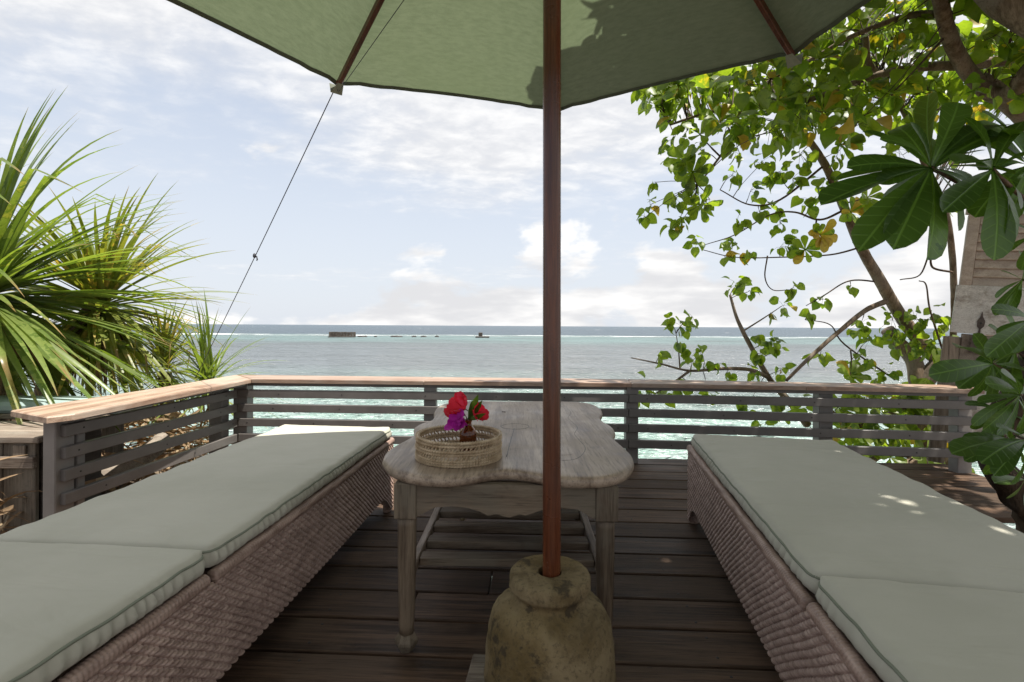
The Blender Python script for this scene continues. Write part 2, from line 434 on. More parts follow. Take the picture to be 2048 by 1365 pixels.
def leafmat(name, c1, c2, c3, trans=0.45, rough=0.35, tcol=(1.5, 1.6, 0.5), rare=0.86, spec=0.5, vein=False):
    """c1..c2 the usual range from leaf to leaf, c3 for the few odd ones"""
    m, g = new_mat(name)
    r = g.rnd
    n = g.noise(g.pos, 11.0, 3.0)                           # differs from leaf to leaf in joined foliage too
    f = g.math('FRACT', g.math('ADD', g.math('MULTIPLY', r, 7.31), g.math('MULTIPLY', n, 0.15 if vein else 1.6)))
    c = g.mix(f, c1 + (1,), c2 + (1,))
    odd = g.ramp(g.math('FRACT', g.math('ADD', g.math('MULTIPLY', r, 53.7), g.math('MULTIPLY', n, 0.0 if vein else 0.5))), rare, min(rare + 0.06, 1.0))
    c = g.mix(odd, c, c3 + (1,))
    blot = g.noise(g.pos, 60.0, 4.0, 0.6)
    c = g.mix(g.ramp(blot, 0.45, 0.75, 0, 0.12 if vein else 0.35), c, tuple(x * 0.6 for x in c1) + (1,))
    if name.endswith('sword_leaf'):                        # dry brown tips
        gy = g.sep(g.gen)[1]
        c = g.mix(g.ramp(g.math('ADD', gy, g.math('MULTIPLY', g.rnd, 0.12)), 0.93, 1.06, 0, 0.85), c, (0.27, 0.17, 0.07, 1))
    hgt = blot
    if vein:                                               # pale midrib and fainter side veins
        ox, oy, oz = g.sep(g.obj); ax = g.math('ABSOLUTE', ox)
        mid = g.ramp(ax, 0.004, 0.011, 1.0, 0.0)
        sv = g.math('SINE', g.math('MULTIPLY', g.math('SUBTRACT', oy, g.math('MULTIPLY', ax, 0.9)), 62.0))
        side = g.math('MULTIPLY', g.ramp(sv, 0.86, 1.0, 0.0, 0.45), g.ramp(ax, 0.0, 0.02))
        vn = g.math('MAXIMUM', mid, side)
        c = g.mix(g.math('MULTIPLY', vn, 0.35), c, tuple(min(1, x * 2.4 + 0.03) for x in c2) + (1,))
        hgt = g.math('SUBTRACT', g.math('MULTIPLY', blot, 0.4), g.math('MULTIPLY', vn, 0.6))
    g.put(g.bs.inputs['Base Color'], c); g.bs.inputs['Roughness'].default_value = rough
    g.bs.inputs['Specular IOR Level'].default_value = spec
    g.put(g.bs.inputs['Normal'], g.bump(hgt, 0.35 if vein else 0.12, 0.004))
    tr = g.node('ShaderNodeBsdfTranslucent'); g.put(tr.inputs[0], g.mix(1.0, c, tcol + (1,), 'MULTIPLY'))
    mx = g.node('ShaderNodeMixShader'); mx.inputs[0].default_value = trans
    g.l.new(g.bs.outputs[0], mx.inputs[1]); g.l.new(tr.outputs[0], mx.inputs[2]); g.l.new(mx.outputs[0], g.out.inputs[0])
    return m
M['leaf'] = leafmat('tree_leaf', (0.078, 0.128, 0.019), (0.165, 0.21, 0.033), (0.42, 0.31, 0.04), 0.55, 0.4, (2.25, 2.4, 0.68), 0.93)
M['yellow'] = leafmat('yellow_leaf', (0.42, 0.29, 0.03), (0.50, 0.38, 0.06), (0.30, 0.28, 0.05), 0.45, 0.45, (1.2, 1.1, 0.5))
M['shrub'] = leafmat('glossy_shrub_leaf', (0.038, 0.080, 0.015), (0.075, 0.135, 0.026), (0.16, 0.20, 0.04), 0.36, 0.30, (2.0, 2.1, 0.5), 0.95, 0.5, True)
M['sword'] = leafmat('sword_leaf', (0.10, 0.15, 0.034), (0.20, 0.25, 0.07), (0.32, 0.30, 0.09), 0.42, 0.34, (1.6, 1.7, 0.55), 0.94, 0.55)
M['sword2'] = leafmat('yellowish_sword_leaf', (0.12, 0.165, 0.033), (0.25, 0.265, 0.06), (0.45, 0.34, 0.10), 0.42, 0.4, (1.5, 1.45, 0.5), 0.88, 0.5)
M['dead'] = leafmat('dead_leaf', (0.13, 0.08, 0.045), (0.34, 0.235, 0.14), (0.46, 0.36, 0.23), 0.25, 0.7, (1.2, 1.0, 0.7), 0.8, 0.2)
M['red'] = leafmat('red_petal', (0.62, 0.016, 0.04), (0.75, 0.03, 0.06), (0.7, 0.05, 0.10), 0.4, 0.5, (1.2, 0.8, 0.9), 0.9, 0.3)
M['pink'] = leafmat('magenta_bract', (0.42, 0.02, 0.33), (0.55, 0.05, 0.42), (0.6, 0.1, 0.5), 0.4, 0.55, (1.2, 0.9, 1.2), 0.9, 0.2)
M['sprig'] = leafmat('sprig_leaf', (0.045, 0.10, 0.015), (0.09, 0.16, 0.03), (0.12, 0.2, 0.04), 0.4, 0.35)

def make_glass():
    m, g = new_mat('amber_glass')
    g.bs.inputs['Base Color'].default_value = (0.30, 0.085, 0.02, 1)
    g.bs.inputs['Transmission Weight'].default_value = 0.75
    g.bs.inputs['Roughness'].default_value = 0.08; g.bs.inputs['IOR'].default_value = 1.45
    return m
M['amber'] = make_glass()

def make_ground():
    m, g = new_mat('earth_and_litter')
    a = g.noise(g.pos, 3.0, 8.0, 0.7); b = g.noise(g.pos, 26.0, 5.0, 0.7)
    c = g.mix(g.ramp(a, 0.35, 0.65), (0.07, 0.05, 0.035, 1), (0.19, 0.145, 0.10, 1))
    c = g.mix(g.ramp(b, 0.5, 0.7, 0, 0.7), c, (0.26, 0.20, 0.14, 1))
    g.put(g.bs.inputs['Base Color'], c); g.bs.inputs['Roughness'].default_value = 0.95
    g.put(g.bs.inputs['Normal'], g.bump(b, 0.9, 0.03))
    return m
M['ground'] = make_ground()

def make_sea():
    m, g = new_mat('sea_water')
    x, y, z = g.sep(g.pos)
    wig = g.noise(g.mapping(g.pos, (0.012, 0.03, 1)), 1.0, 4.0, 0.6)
    yy = g.math('MULTIPLY', y, g.math('ADD', 0.72, g.math('MULTIPLY', wig, 0.56)))
    patch = g.noise(g.mapping(g.pos, (0.02, 0.055, 1)), 1.0, 5.0, 0.6)
    c = g.mix(g.ramp(yy, 22, 62), (0.22, 0.32, 0.28, 1), (0.105, 0.122, 0.128, 1))
    c = g.mix(g.ramp(yy, 118, 165), c, (0.13, 0.19, 0.19, 1))
    c = g.mix(g.ramp(patch, 0.46, 0.62, 0, 0.55), c, (0.07, 0.08, 0.08, 1))
    reef = g.math('ADD', y, g.math('MULTIPLY', wig, 30))
    c = g.mix(g.ramp(reef, 262, 285), c, (0.072, 0.098, 0.122, 1))
    # surf on the reef edge and a few white horses beyond
    fn = g.noise(g.mapping(g.pos, (0.022, 0.10, 1)), 1.0, 7.0, 0.7)
    band = g.math('MULTIPLY', g.ramp(reef, 236, 246), g.ramp(reef, 262, 290, 1.0, 0.0))
    foam = g.ramp(g.math('ADD', g.math('MULTIPLY', band, 0.13), fn), 0.635, 0.70)
    foam = g.math('MULTIPLY', foam, g.ramp(band, 0.05, 0.3))
    wc = g.noise(g.mapping(g.pos, (0.045, 0.011, 1)), 1.0, 3.0, 0.6)
    caps = g.math('MULTIPLY', g.ramp(wc, 0.69, 0.73), g.ramp(y, 290, 340))
    caps = g.math('MULTIPLY', caps, g.ramp(y, 1500, 2600, 0.8, 0.0))
    # thin foam lace near the shore
    lace = g.noise(g.mapping(g.pos, (0.35, 0.9, 1)), 1.0, 6.0, 0.7, 1.2)
    lm = g.math('MULTIPLY', g.ramp(g.math('ABSOLUTE', g.math('SUBTRACT', lace, 0.5)), 0.0, 0.022, 0.55, 0.0), g.ramp(y, 14, 60, 1.0, 0.0))
    fo = g.math('MAXIMUM', g.math('MAXIMUM', foam, caps), lm, clamp=True)
    c = g.mix(fo, c, (0.82, 0.83, 0.83, 1))
    g.put(g.bs.inputs['Base Color'], c)
    g.put(g.bs.inputs['Roughness'], g.math('MAXIMUM', g.ramp(y, 10, 200, 0.12, 0.42), g.math('MULTIPLY', fo, 0.9)))
    g.bs.inputs['IOR'].default_value = 1.33
    g.bs.inputs['Specular IOR Level'].default_value = 0.5
    w1 = g.noise(g.mapping(g.pos, (0.55, 1.5, 1), (0, 0, R(8))), 1.0, 5.0, 0.6, 0.4)
    w2 = g.noise(g.mapping(g.pos, (0.10, 0.34, 1), (0, 0, R(-6))), 1.0, 5.0, 0.62, 0.3)
    w3 = g.noise(g.mapping(g.pos, (0.02, 0.07, 1)), 1.0, 6.0, 0.65)
    b3 = g.bump(w3, 1.0, 6.0)
    b2 = g.bump(w2, 1.0, 2.2, b3)
    g.put(g.bs.inputs['Normal'], g.bump(w1, 0.6, 0.4, b2))
    return m
M['sea'] = make_sea()

# ------------------------------------------------------------------ setting: sea, ground
SEA = -4.0
def quadgrid(nx, ny):
    i = np.arange(nx * ny).reshape(ny, nx)
    return np.stack([i[:-1, :-1], i[:-1, 1:], i[1:, 1:], i[1:, :-1]], -1).reshape(-1, 4)
ys = np.concatenate([np.linspace(3, 40, 150), np.geomspace(40.4, 40000, 90)])
xs = np.linspace(-1, 1, 161)
Y, X = np.meshgrid(ys, xs, indexing='ij')
X = X * (Y * 1.6 + 22)
amp = 0.06 * np.clip(1 - (Y - 3) / 80, 0, 1)
Z = SEA + amp * (np.sin(X * 0.9 + Y * 1.9) + 0.6 * np.sin(X * 2.3 - Y * 3.1 + 1.0) + 0.5 * np.sin(-X * 0.5 + Y * 4.3))
o = link('sea', mesh_np('sea', np.stack([X, Y, Z], -1).reshape(-1, 3), quadgrid(161, len(ys)), M['sea']), kind='structure')

def ground_z(x, y):
    edge = 3.9 if x < -2.0 else (3.1 if x < 3.3 else 3.4)
    k = min(max((-2.0 - x) / 0.5, 0), 1)
    edge = 3.05 + 1.0 * k if x < 0 else 3.05 + 0.5 * min(max((x - 3.0) / 0.8, 0), 1)
    topz = -0.62 + 0.55 * k
    if y > edge:
        t = (y - edge)
        topz -= min(4.2, t * 2.3)
    return topz + 0.07 * noise.noise(Vector((x * 1.3, y * 1.3, 0))) + 0.03 * noise.noise(Vector((x * 5, y * 5, 3)))
nx, ny = 150, 90
gx = np.linspace(-16, 16, nx); gy = np.linspace(-8, 7, ny)
V = [(x, y, ground_z(x, y)) for y in gy for x in gx]
link('ground', mesh_np('ground', V, quadgrid(nx, ny), M['ground']), kind='structure')

# ------------------------------------------------------------------ deck
SL = -0.046                                            # the boards run slightly towards the camera on the right
def dk(x, y, z=0.0): return Vector((x, y + SL * x, z))
mb = MB()
for x in np.arange(-1.8, 3.0, 0.6):
    mb.beam(dk(x, -1.6, -0.095), dk(x, 3.32, -0.095), 0.06, 0.12, bev=0.004)
deck = mb.build('deck', M['joist'], kind='structure')
pitch = 0.1665; y0 = 3.545
rg = random.Random(3)
k = 0
while True:
    yb = y0 - k * pitch
    if yb < -1.5: break
    xr = 3.05 if yb > 2.62 else 2.16
    xl = -2.06
    cut = [xl, xr] if k % 3 == 0 else [xl, rg.uniform(-1.1, 1.4), xr]
    if k == 11: cut = [xl, -0.335, xr]
    for a, b in zip(cut[:-1], cut[1:]):
        mb = MB()
        p, q = dk(a + 0.002, yb - pitch / 2, -0.016 + rg.uniform(-.0012, .0012)), dk(b - 0.002, yb - pitch / 2, -0.016 + rg.uniform(-.0012, .0012))
        L = (q - p).length
        mb.box((0, 0, 0), (L, pitch - 0.0095 - rg.uniform(0, .003), 0.030), None, 0.0032)
        o = mb.build('board', M['deck'], deck)
        o.location = (p + q) / 2; o.rotation_euler = (0, 0, math.atan(SL) + rg.uniform(-.0012, .0012))
        # screw heads over the joists
        ms = MB()
        for x in np.arange(-1.8, 3.0, 0.6):
            if a + .03 < x < b - .03:
                for dy in (-0.045, 0.045):
                    ms.lathe([(0.0045, -0.001), (0.0045, 0.0155), (0.003, 0.0156)], (x - (a + b) / 2, dy, 0), 8)
        if ms.v:
            s_ = ms.build('screw_head', M['screw'], o)
    k += 1

# ------------------------------------------------------------------ railing
rail = thing('deck_railing', 'grey slatted deck railing with wide brown wooden handrail facing the sea', 'railing', (-1.97, 3.47, 0))
A0 = Vector((-2.055, 2.29, 0)); A1 = Vector((-1.97, 3.47, 0)); B1 = Vector((0.81, 3.35, 0)); C1 = Vector((2.97, 3.13, 0))
SZ = [0.4545, 0.353, 0.2495, 0.140]
def slat_run(p, q, ext0=0.0, ext1=0.0):
    d = (q - p).normalized()
    for z in SZ:
        mb = MB()
        a = p - d * ext0 + Vector((0, 0, z)); b = q + d * ext1 + Vector((0, 0, z + random.uniform(-.002, .002)))
        mb.beam(a, b, 0.03, 0.056, bev=0.003)
        o = mb.build('slat', M['rail'], rail)
        # screws
        ms = MB(); n = Vector((d.y, -d.x, 0)); n = n if n.dot(Vector((0, 0, 0)) - (p + q) / 2) > 0 else -n
        L = (b - a).length; t = 0.05 + random.uniform(0, 0.25)
        ax = n.to_track_quat('Z', 'Y').to_matrix()
        while t < L - 0.03:
            ms.lathe([(0.0045, 0.012), (0.0045, 0.0162), (0.003, 0.0163)], a + d * t, 8, axis=ax); t += random.uniform(0.45, 0.62)
        ms.build('screw_head', M['screw'], o)
slat_run(A0, A1 - Vector((0, 0.018, 0)), 0.07, 0)
slat_run(A1 + Vector((0.018, 0, 0)), B1, 0, -0.002)
slat_run(B1, C1, -0.002, 0.03)
def post(x, y, w=0.075, d=0.075, z0=-0.5, z1=0.533, mat='post'):
    mb = MB(); mb.box((x, y, (z0 + z1) / 2), (w, d, z1 - z0), None, 0.004); return mb.build('post', M[mat], rail)
post(-2.10, 2.245, 0.058, 0.10)
post(-2.125, 2.335, 0.10, 0.045)
post(-1.96, 3.535, 0.10, 0.09)
post(-2.05, 3.39, 0.09, 0.09)
for px, dd in ((858, 3.475), (1259, 3.41), (1642, 3.325), (1917, 3.215)):
    p = at(px, 800, dd); post(p.x + 0.012, p.y, 0.085 if px < 1600 else 0.095, 0.075)
# handrail boards
def cap_board(poly, z0=0.533, z1=0.560, mat='cap'):
    poly = [(x * 1.032, y * 1.032) for x, y in poly]
    mb = MB(); n = len(poly)
    c = Vector((sum(p[0] for p in poly) / n, sum(p[1] for p in poly) / n))
    inn = []
    for p in poly:
        v = Vector(p[:2]) - c; inn.append((p[0] - v.x / v.length * .006, p[1] - v.y / v.length * .006))
    vs = [(x, y, z0) for x, y in poly] + [(x, y, z1 - .005) for x, y in poly] + [(x, y, z1) for x, y in inn]
    fs = [tuple(range(n))[::-1], tuple(range(2 * n, 3 * n))]
    for r in (0, 1):
        for i in range(n):
            j = (i + 1) % n; fs.append((r * n + i, r * n + j, (r + 1) * n + j, (r + 1) * n + i))
    mb.add(vs, fs)
    return mb.build('handrail_board', M[mat], rail)
cap_board([(-2.165, 2.09), (-1.87, 1.945), (-1.825, 2.02), (-1.806, 2.86), (-2.085, 2.86)], mat='cap_side')
cap_board([(-2.085, 2.863), (-1.806, 2.863), (-1.798, 3.335), (-2.06, 3.62)], mat='cap_side')
cap_board([(-1.795, 3.337), (-0.60, 3.285), (-0.585, 3.545), (-2.055, 3.622)])
cap_board([(-0.597, 3.285), (0.80, 3.222), (0.83, 3.48), (-0.582, 3.545)])
cap_board([(0.803, 3.222), (1.90, 3.118), (1.92, 3.36), (0.833, 3.48)])
cap_board([(1.903, 3.118), (2.93, 2.995), (3.02, 3.24), (1.923, 3.36)])
mb = MB()
mb.beam((-2.06, 2.16, 0.519), (-2.0, 3.52, 0.519), 0.17, 0.024); mb.beam((-1.9, 3.54, 0.519), (0.80, 3.425, 0.519), 0.10, 0.024)
mb.beam((0.81, 3.425, 0.519), (2.97, 3.20, 0.519), 0.10, 0.024)
mb.build('handrail_bearer', M['rail'], rail)
mb = MB(); mb.box((-2.12, 2.68, 0.335), (0.02, 0.42, 0.05), None, 0.003); mb.build('batten', M['post'], rail)

# ------------------------------------------------------------------ parasol
pc = Vector((0.083, 1.02, 0)); RIM = 1.965; RAD = 1.275; RISE = 0.42
para = thing('parasol', 'green canvas parasol with brown wooden pole and ribs above the table', 'parasol', (pc.x, pc.y, 0.30))
mb = MB()
zz = np.linspace(0.30, RIM + RISE + 0.02, 40)
mb.tube([(pc.x + 0.004 - 0.0055 * (z - 0.4), pc.y, z) for z in zz], 0.0190, 24)
mb.build('pole', M['pole'], para)
angs = [R(82.4 + 45 * i) for i in range(8)]
cc = Vector((0.030, 1.02))
corner = [Vector((cc.x + RAD * math.cos(a), cc.y + RAD * math.sin(a), RIM)) for a in angs]
corner[2] += Vector((-0.035, 0, -0.035))
apex = Vector((pc.x - 0.008, pc.y, RIM + RISE))
# fabric, all eight panels in one sheet
def canopy_pt(A, B, s, w):
    p = apex.lerp(A.lerp(B, w), s)
    q = 4 * w * (1 - w)
    p = p + Vector((0, 0, -0.030 * q * math.sin(math.pi * min(s, 1)) ** 1.0))
    ctr = Vector((apex.x, apex.y, p.z))
    pull = 0.020 * q * s ** 6
    p = p + (ctr - p) * pull
    # slight creases running in from the rib ends
    wr = (s ** 3) * ((1 - w) ** 6 * math.sin(w * 46 + 5 * s) + w ** 6 * math.sin((1 - w) * 41 + 4 * s))
    p.z += 0.006 * wr + 0.004 * noise.noise(p * 2.6)
    return p
mb = MB(); NS, NWd = 26, 22
for i in range(8):
    A, B = corner[i], corner[(i + 1) % 8]
    vs = []; fs = []
    for a in range(NS + 1):
        s = 0.03 + 0.97 * a / NS
        for b in range(NWd + 1): vs.append(canopy_pt(A, B, s, b / NWd))
    n = NWd + 1
    for a in range(NS):
        for b in range(NWd): fs.append((a * n + b, a * n + b + 1, (a + 1) * n + b + 1, (a + 1) * n + b))
    mb.add(vs, fs, True)
can = mb.build('canopy', M['canopy'], para)
mb = MB()
for i in range(8):
    A, B = corner[i], corner[(i + 1) % 8]
    vs = []; fs = []
    for s, dz in ((0.983, -0.0035), (1.0, -0.004), (1.0015, 0.003)):
        for b in range(NWd + 1): vs.append(canopy_pt(A, B, s, b / NWd) + Vector((0, 0, dz)))
    n = NWd + 1
    for a in range(2):
        for b in range(NWd): fs.append((a * n + b, a * n + b + 1, (a + 1) * n + b + 1, (a + 1) * n + b))
    mb.add(vs, fs, True)
mb.build('hem', M['hem'], can)
for i in range(8):
    A = corner[i]; d = (apex - A); L = d.length; d = d / L
    mb = MB(); off = Vector((0, 0, -0.022))
    mb.beam(A + d * 0.02 + off, apex - d * 0.06 + off, 0.017, 0.028, bev=0.003)
    rb = mb.build('rib', M['rib'], para)
    mb = MB(); out = Vector((-d.x, -d.y, 0)).normalized(); sd_ = out.cross(Vector((0, 0, 1)))
    a0 = A + d * 0.055
    vs = [A + out * .004 + sd_ * .028 + Vector((0, 0, -.005)), A + out * .004 - sd_ * .028 + Vector((0, 0, -.005)),
          A - sd_ * .024 + Vector((0, 0, -.044)), A + sd_ * .024 + Vector((0, 0, -.044)),
          a0 + sd_ * .012 + Vector((0, 0, -.038)), a0 - sd_ * .012 + Vector((0, 0, -.038))]
    mb.add(vs, [(0, 1, 2, 3), (3, 2, 5, 4)], False)
    mb.build('rib_pocket', M['pocket'], can)
    m2 = MB()
    m2.beam(A.lerp(apex, 0.52) + Vector((0, 0, -0.045)), Vector((apex.x, apex.y, 2.03)) + out * 0.045, 0.014, 0.024, bev=0.002)
    m2.build('strut', M['rib'], para)
mb = MB(); mb.lathe([(0.021, 1.98), (0.05, 1.985), (0.052, 2.05), (0.021, 2.06)], (apex.x, apex.y, 0), 20); mb.build('runner', M['rib'], para)
mb = MB(); mb.lathe([(0.055, RIM + RISE - 0.05), (0.055, RIM + RISE), (0.03, RIM + RISE + 0.03), (0.012, RIM + RISE + 0.10)], (apex.x, apex.y, 0), 20); mb.build('finial', M['rib'], para)

cordt = thing('tie_cord', 'thin dark cord from the parasol corner down to the left handrail', 'cord', (-2.0, 3.3, 0.57))
c0 = Vector((apex.x - 0.03, apex.y + 0.02, 2.05)); c1 = corner[1] + Vector((0.02, -0.03, -0.05)); c2 = atz(394, 757, 0.56) + Vector((-0.03, 0.03, 0.0))
mb = MB(); mb.tube([c0, c1], 0.0013, 6)
c1b = corner[1] + Vector((-0.005, 0.006, -0.012))
mb.tube([c1, c1b], 0.0013, 6)
mb.tube([c1b.lerp(c2, t) + Vector((0, 0, -0.012 * math.sin(math.pi * t))) for t in np.linspace(0, 1, 14)], 0.0021, 6)
mb.build('cord', M['cord'], cordt)
# the knot about halfway down
tk = 0.445; kp = c1b.lerp(c2, tk)
mb = MB(); mb.lathe([(0.002, -0.014), (0.008, -0.009), (0.0085, 0.0), (0.007, 0.008), (0.002, 0.013)], kp, 10)
mb.tube([kp, kp + Vector((0.012, 0, -0.004)), kp + Vector((0.016, 0, -0.022)), kp + Vector((0.012, 0, -0.028))], 0.0035, 6)
mb.build('knot', M['cord'], cordt)

# stone jar
jar = MB()
prof = [(0.012, 0.0), (0.112, 0.0), (0.120, 0.03), (0.128, 0.08), (0.1345, 0.14), (0.1365, 0.19), (0.1355, 0.24), (0.1325, 0.285), (0.1275, 0.318), (0.1185, 0.343), (0.106, 0.360), (0.091, 0.3705),
        (0.0765, 0.378), (0.0725, 0.385), (0.0765, 0.393), (0.083, 0.400), (0.0845, 0.408), (0.0835, 0.420), (0.079, 0.4275), (0.060, 0.4295), (0.030, 0.4280), (0.0245, 0.4265), (0.0235, 0.40), (0.0235, 0.30)]
vs = []; fs = []; n = 72
pr = spline([(a, b) for a, b in prof], 3)
for r, z in pr:
    for k in range(n):
        a = 2 * math.pi * k / n
        p = Vector((r * math.cos(a), r * math.sin(a), z))
        w = 0.0035 * noise.noise(p * 18) + 0.0024 * noise.noise(p * 60) - 0.003 * max(0, noise.noise(p * 38 + Vector((5, 5, 5))) - 0.35) * 4 + 0.004 * noise.noise(p * 6)
        rr = r + (w if r > 0.03 else 0)
        vs.append(Vector((pc.x + rr * math.cos(a), pc.y + rr * math.sin(a), z + 0.004 + (0.5 * w if z > 0.05 else 0))))
for i in range(len(pr) - 1):
    for k in range(n): fs.append((i * n + k, i * n + (k + 1) % n, (i + 1) * n + (k + 1) % n, (i + 1) * n + k))
fs.append(tuple(range(n))[::-1]); fs.append(tuple((len(pr) - 1) * n + k for k in range(n)))
jar.add(vs, fs, True)
o = jar.build('stone_jar', M['stone'])
tag(o, 'squat mottled stone jar holding the parasol pole on the deck', 'jar')
mb = MB(); mb.box((-0.035, 1.20, 0.03), (0.155, 0.22, 0.058), Matrix.Rotation(R(-6), 3, 'Z'), 0.004)
o = mb.build('wood_block', M['oldwood_x']); tag(o, 'weathered grey wood block wedged beside the stone jar', 'wood block')

# ------------------------------------------------------------------ table
TZ = 0.53
table = thing('coffee_table', 'whitewashed wooden table with scalloped top behind the parasol pole', 'table', (0.0, 2.0, 0))
outl = [(765.7, 917), (772, 904), (787, 892), (810, 880), (826, 870), (829, 861), (829, 854), (842, 846.5), (862, 840), (869, 831), (869, 822), (879, 811), (905, 804.5), (952, 801.8), (1010, 802.3),
        (1090, 802.2), (1150, 803.5), (1180, 807), (1199, 815), (1204.7, 824.6), (1200, 834), (1206, 842), (1222, 851), (1230, 862), (1227, 874), (1240.6, 887), (1260, 905), (1266.5, 918), (1264, 931),
        (1245, 946), (1203, 955), (1147, 956), (1104, 952.5), (1065.6, 946), (1023, 940), (980, 942), (941, 950), (903, 954), (847, 952), (804, 944), (779, 932)]
pts = [atz(a, b, TZ) for a, b in outl]
pl = spline([(p.x, p.y) for p in pts] + [(pts[0].x, pts[0].y)], 4)[:-1]
n = len(pl)
cen = (0.0, 2.0)
def inset(poly, d):
    out = []
    for i in range(len(poly)):
        a, b = Vector(poly[i - 1]), Vector(poly[(i + 1) % len(poly)])
        t = (b - a).normalized(); nn = Vector((t.y, -t.x))       # clockwise outline seen from above -> inward on the right
        out.append((poly[i][0] + nn.x * d, poly[i][1] + nn.y * d))
    return out
mb = MB(); rings = []
for d, z in ((0.014, TZ - 0.034), (0.003, TZ - 0.030), (-0.001, TZ - 0.022), (-0.002, TZ - 0.014), (0.001, TZ - 0.006), (0.007, TZ - 0.0015), (0.016, TZ), (0.028, TZ + 0.0003)):
    rings.append([(x, y, z) for x, y in inset(pl, d)])
vs = [p for r in rings for p in r]; fs = []
for i in range(len(rings) - 1):
    for k in range(n): fs.append((i * n + k, i * n + (k + 1) % n, (i + 1) * n + (k + 1) % n, (i + 1) * n + k))
mb.add(vs, [f[::-1] for f in fs], True)
mb.add(rings[-1], [tuple(range(n))[::-1]], True); mb.add(rings[0], [tuple(range(n))], False)
top = mb.build('tabletop', M['table'], table)
# cut lines and the round inlay in the top
def groove(px, w=0.0013):
    mb = MB(); q = [atz(a, b, TZ) for a, b in px]
    mb.tube([Vector((p[0], p[1], TZ - 0.0006)) for p in spline([(v.x, v.y) for v in q], 6)], w, 6); mb.build('inlay_line', M['screw'], top)
groove([(1135, 818), (1142, 826), (1136, 836), (1146, 846), (1155, 856), (1149, 868), (1158, 880), (1170, 895), (1166, 908), (1150, 919), (1122, 922)], 0.0014)
groove([(1122, 911), (1144, 910)], 0.0014)
groove([(1029, 857), (1022, 880), (1013, 914)], 0.0016); groove([(1030, 846), (1030, 832), (1031, 818)], 0.0009)
groove([(1030 + 28 * math.cos(a), 853.5 + 5.5 * math.sin(a)) for a in np.linspace(0, 2 * math.pi, 14)], 0.0016)
groove([(1004, 824.5), (1011, 825)], 0.004)
groove([(905, 813), (960, 811.5), (1030, 811.5), (1075, 812)], 0.0008)
tax = Vector((0.02, 1, 0)).normalized(); tsd = Vector((tax.y, -tax.x, 0))
FL = Vector((-0.303, 1.415, 0)); FR = FL + tsd * 0.577; BL = FL + tax * 1.16; BR = FR + tax * 1.16
tr = Matrix((tsd, tax, Vector((0, 0, 1)))).transposed()
for p in (FL, FR, BL, BR):
    mb = MB()
    mb.box(p + Vector((0, 0, 0.445)), (0.064, 0.064, 0.103), tr, 0.003)
    mb.lathe([(0.0285, 0.394), (0.0275, 0.37), (0.0265, 0.25), (0.0225, 0.08), (0.021, 0.052)], p, 20)
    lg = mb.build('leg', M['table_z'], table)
    mb = MB(); mb.lathe([(0.021, 0.054), (0.0235, 0.052), (0.034, 0.034), (0.034, 0.026), (0.020, 0.002), (0.017, 0.0005)], p, 6, smooth=False)
    mb.build('foot', M['table_z'], lg)
def apron(p, q, mat, inward):
    d = (q - p); L = d.length; d /= L
    prof = [(0.0, 0.402)]
    for t, z in ((0.02, 0.405), (0.10, 0.428), (0.20, 0.432), (0.29, 0.428), (0.36, 0.417), (0.40, 0.406), (0.43, 0.409), (0.455, 0.412), (0.48, 0.406), (0.52, 0.402), (0.56, 0.408), (0.58, 0.412), (0.61, 0.408), (0.65, 0.415), (0.72, 0.428), (0.80, 0.432), (0.90, 0.428), (0.98, 0.405), (1.0, 0.402)):
        prof.append((t * L, z))
    prof += [(L, 0.4955), (0.0, 0.4955)]
    mb = MB(); mb.prism(prof, -0.011, 0.011, lambda u, v, w: p + d * u + inward * w + Vector((0, 0, v)))
    mb.build('apron', M[mat], table)
e = 0.0325
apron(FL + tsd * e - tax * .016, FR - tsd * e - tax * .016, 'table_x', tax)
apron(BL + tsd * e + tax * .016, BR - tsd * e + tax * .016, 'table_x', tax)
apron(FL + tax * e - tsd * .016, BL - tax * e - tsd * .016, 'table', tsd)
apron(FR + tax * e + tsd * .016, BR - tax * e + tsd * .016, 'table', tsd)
for p, q in ((FL, BL), (FR, BR)):
    mb = MB(); mb.beam(p + tax * .022 + Vector((0, 0, .205)), q - tax * .022 + Vector((0, 0, .205)), 0.024, 0.034, bev=0.003); mb.build('stretcher', M['table'], table)
for y in (1.545, 1.665, 1.79, 1.925, 2.06, 2.19, 2.32, 2.45):
    t = y - 1.415
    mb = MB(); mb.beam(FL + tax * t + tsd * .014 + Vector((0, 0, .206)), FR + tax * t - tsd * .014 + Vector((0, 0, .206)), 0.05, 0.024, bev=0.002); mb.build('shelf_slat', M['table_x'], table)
for px in (925, 1156):
    p = atz(px, 1038, 0.188); mb = MB(); mb.lathe([(0.004, -0.006), (0.011, -0.004), (0.011, 0.006), (0.004, 0.009)], p, 10); mb.build('bolt', M['brass'], table)

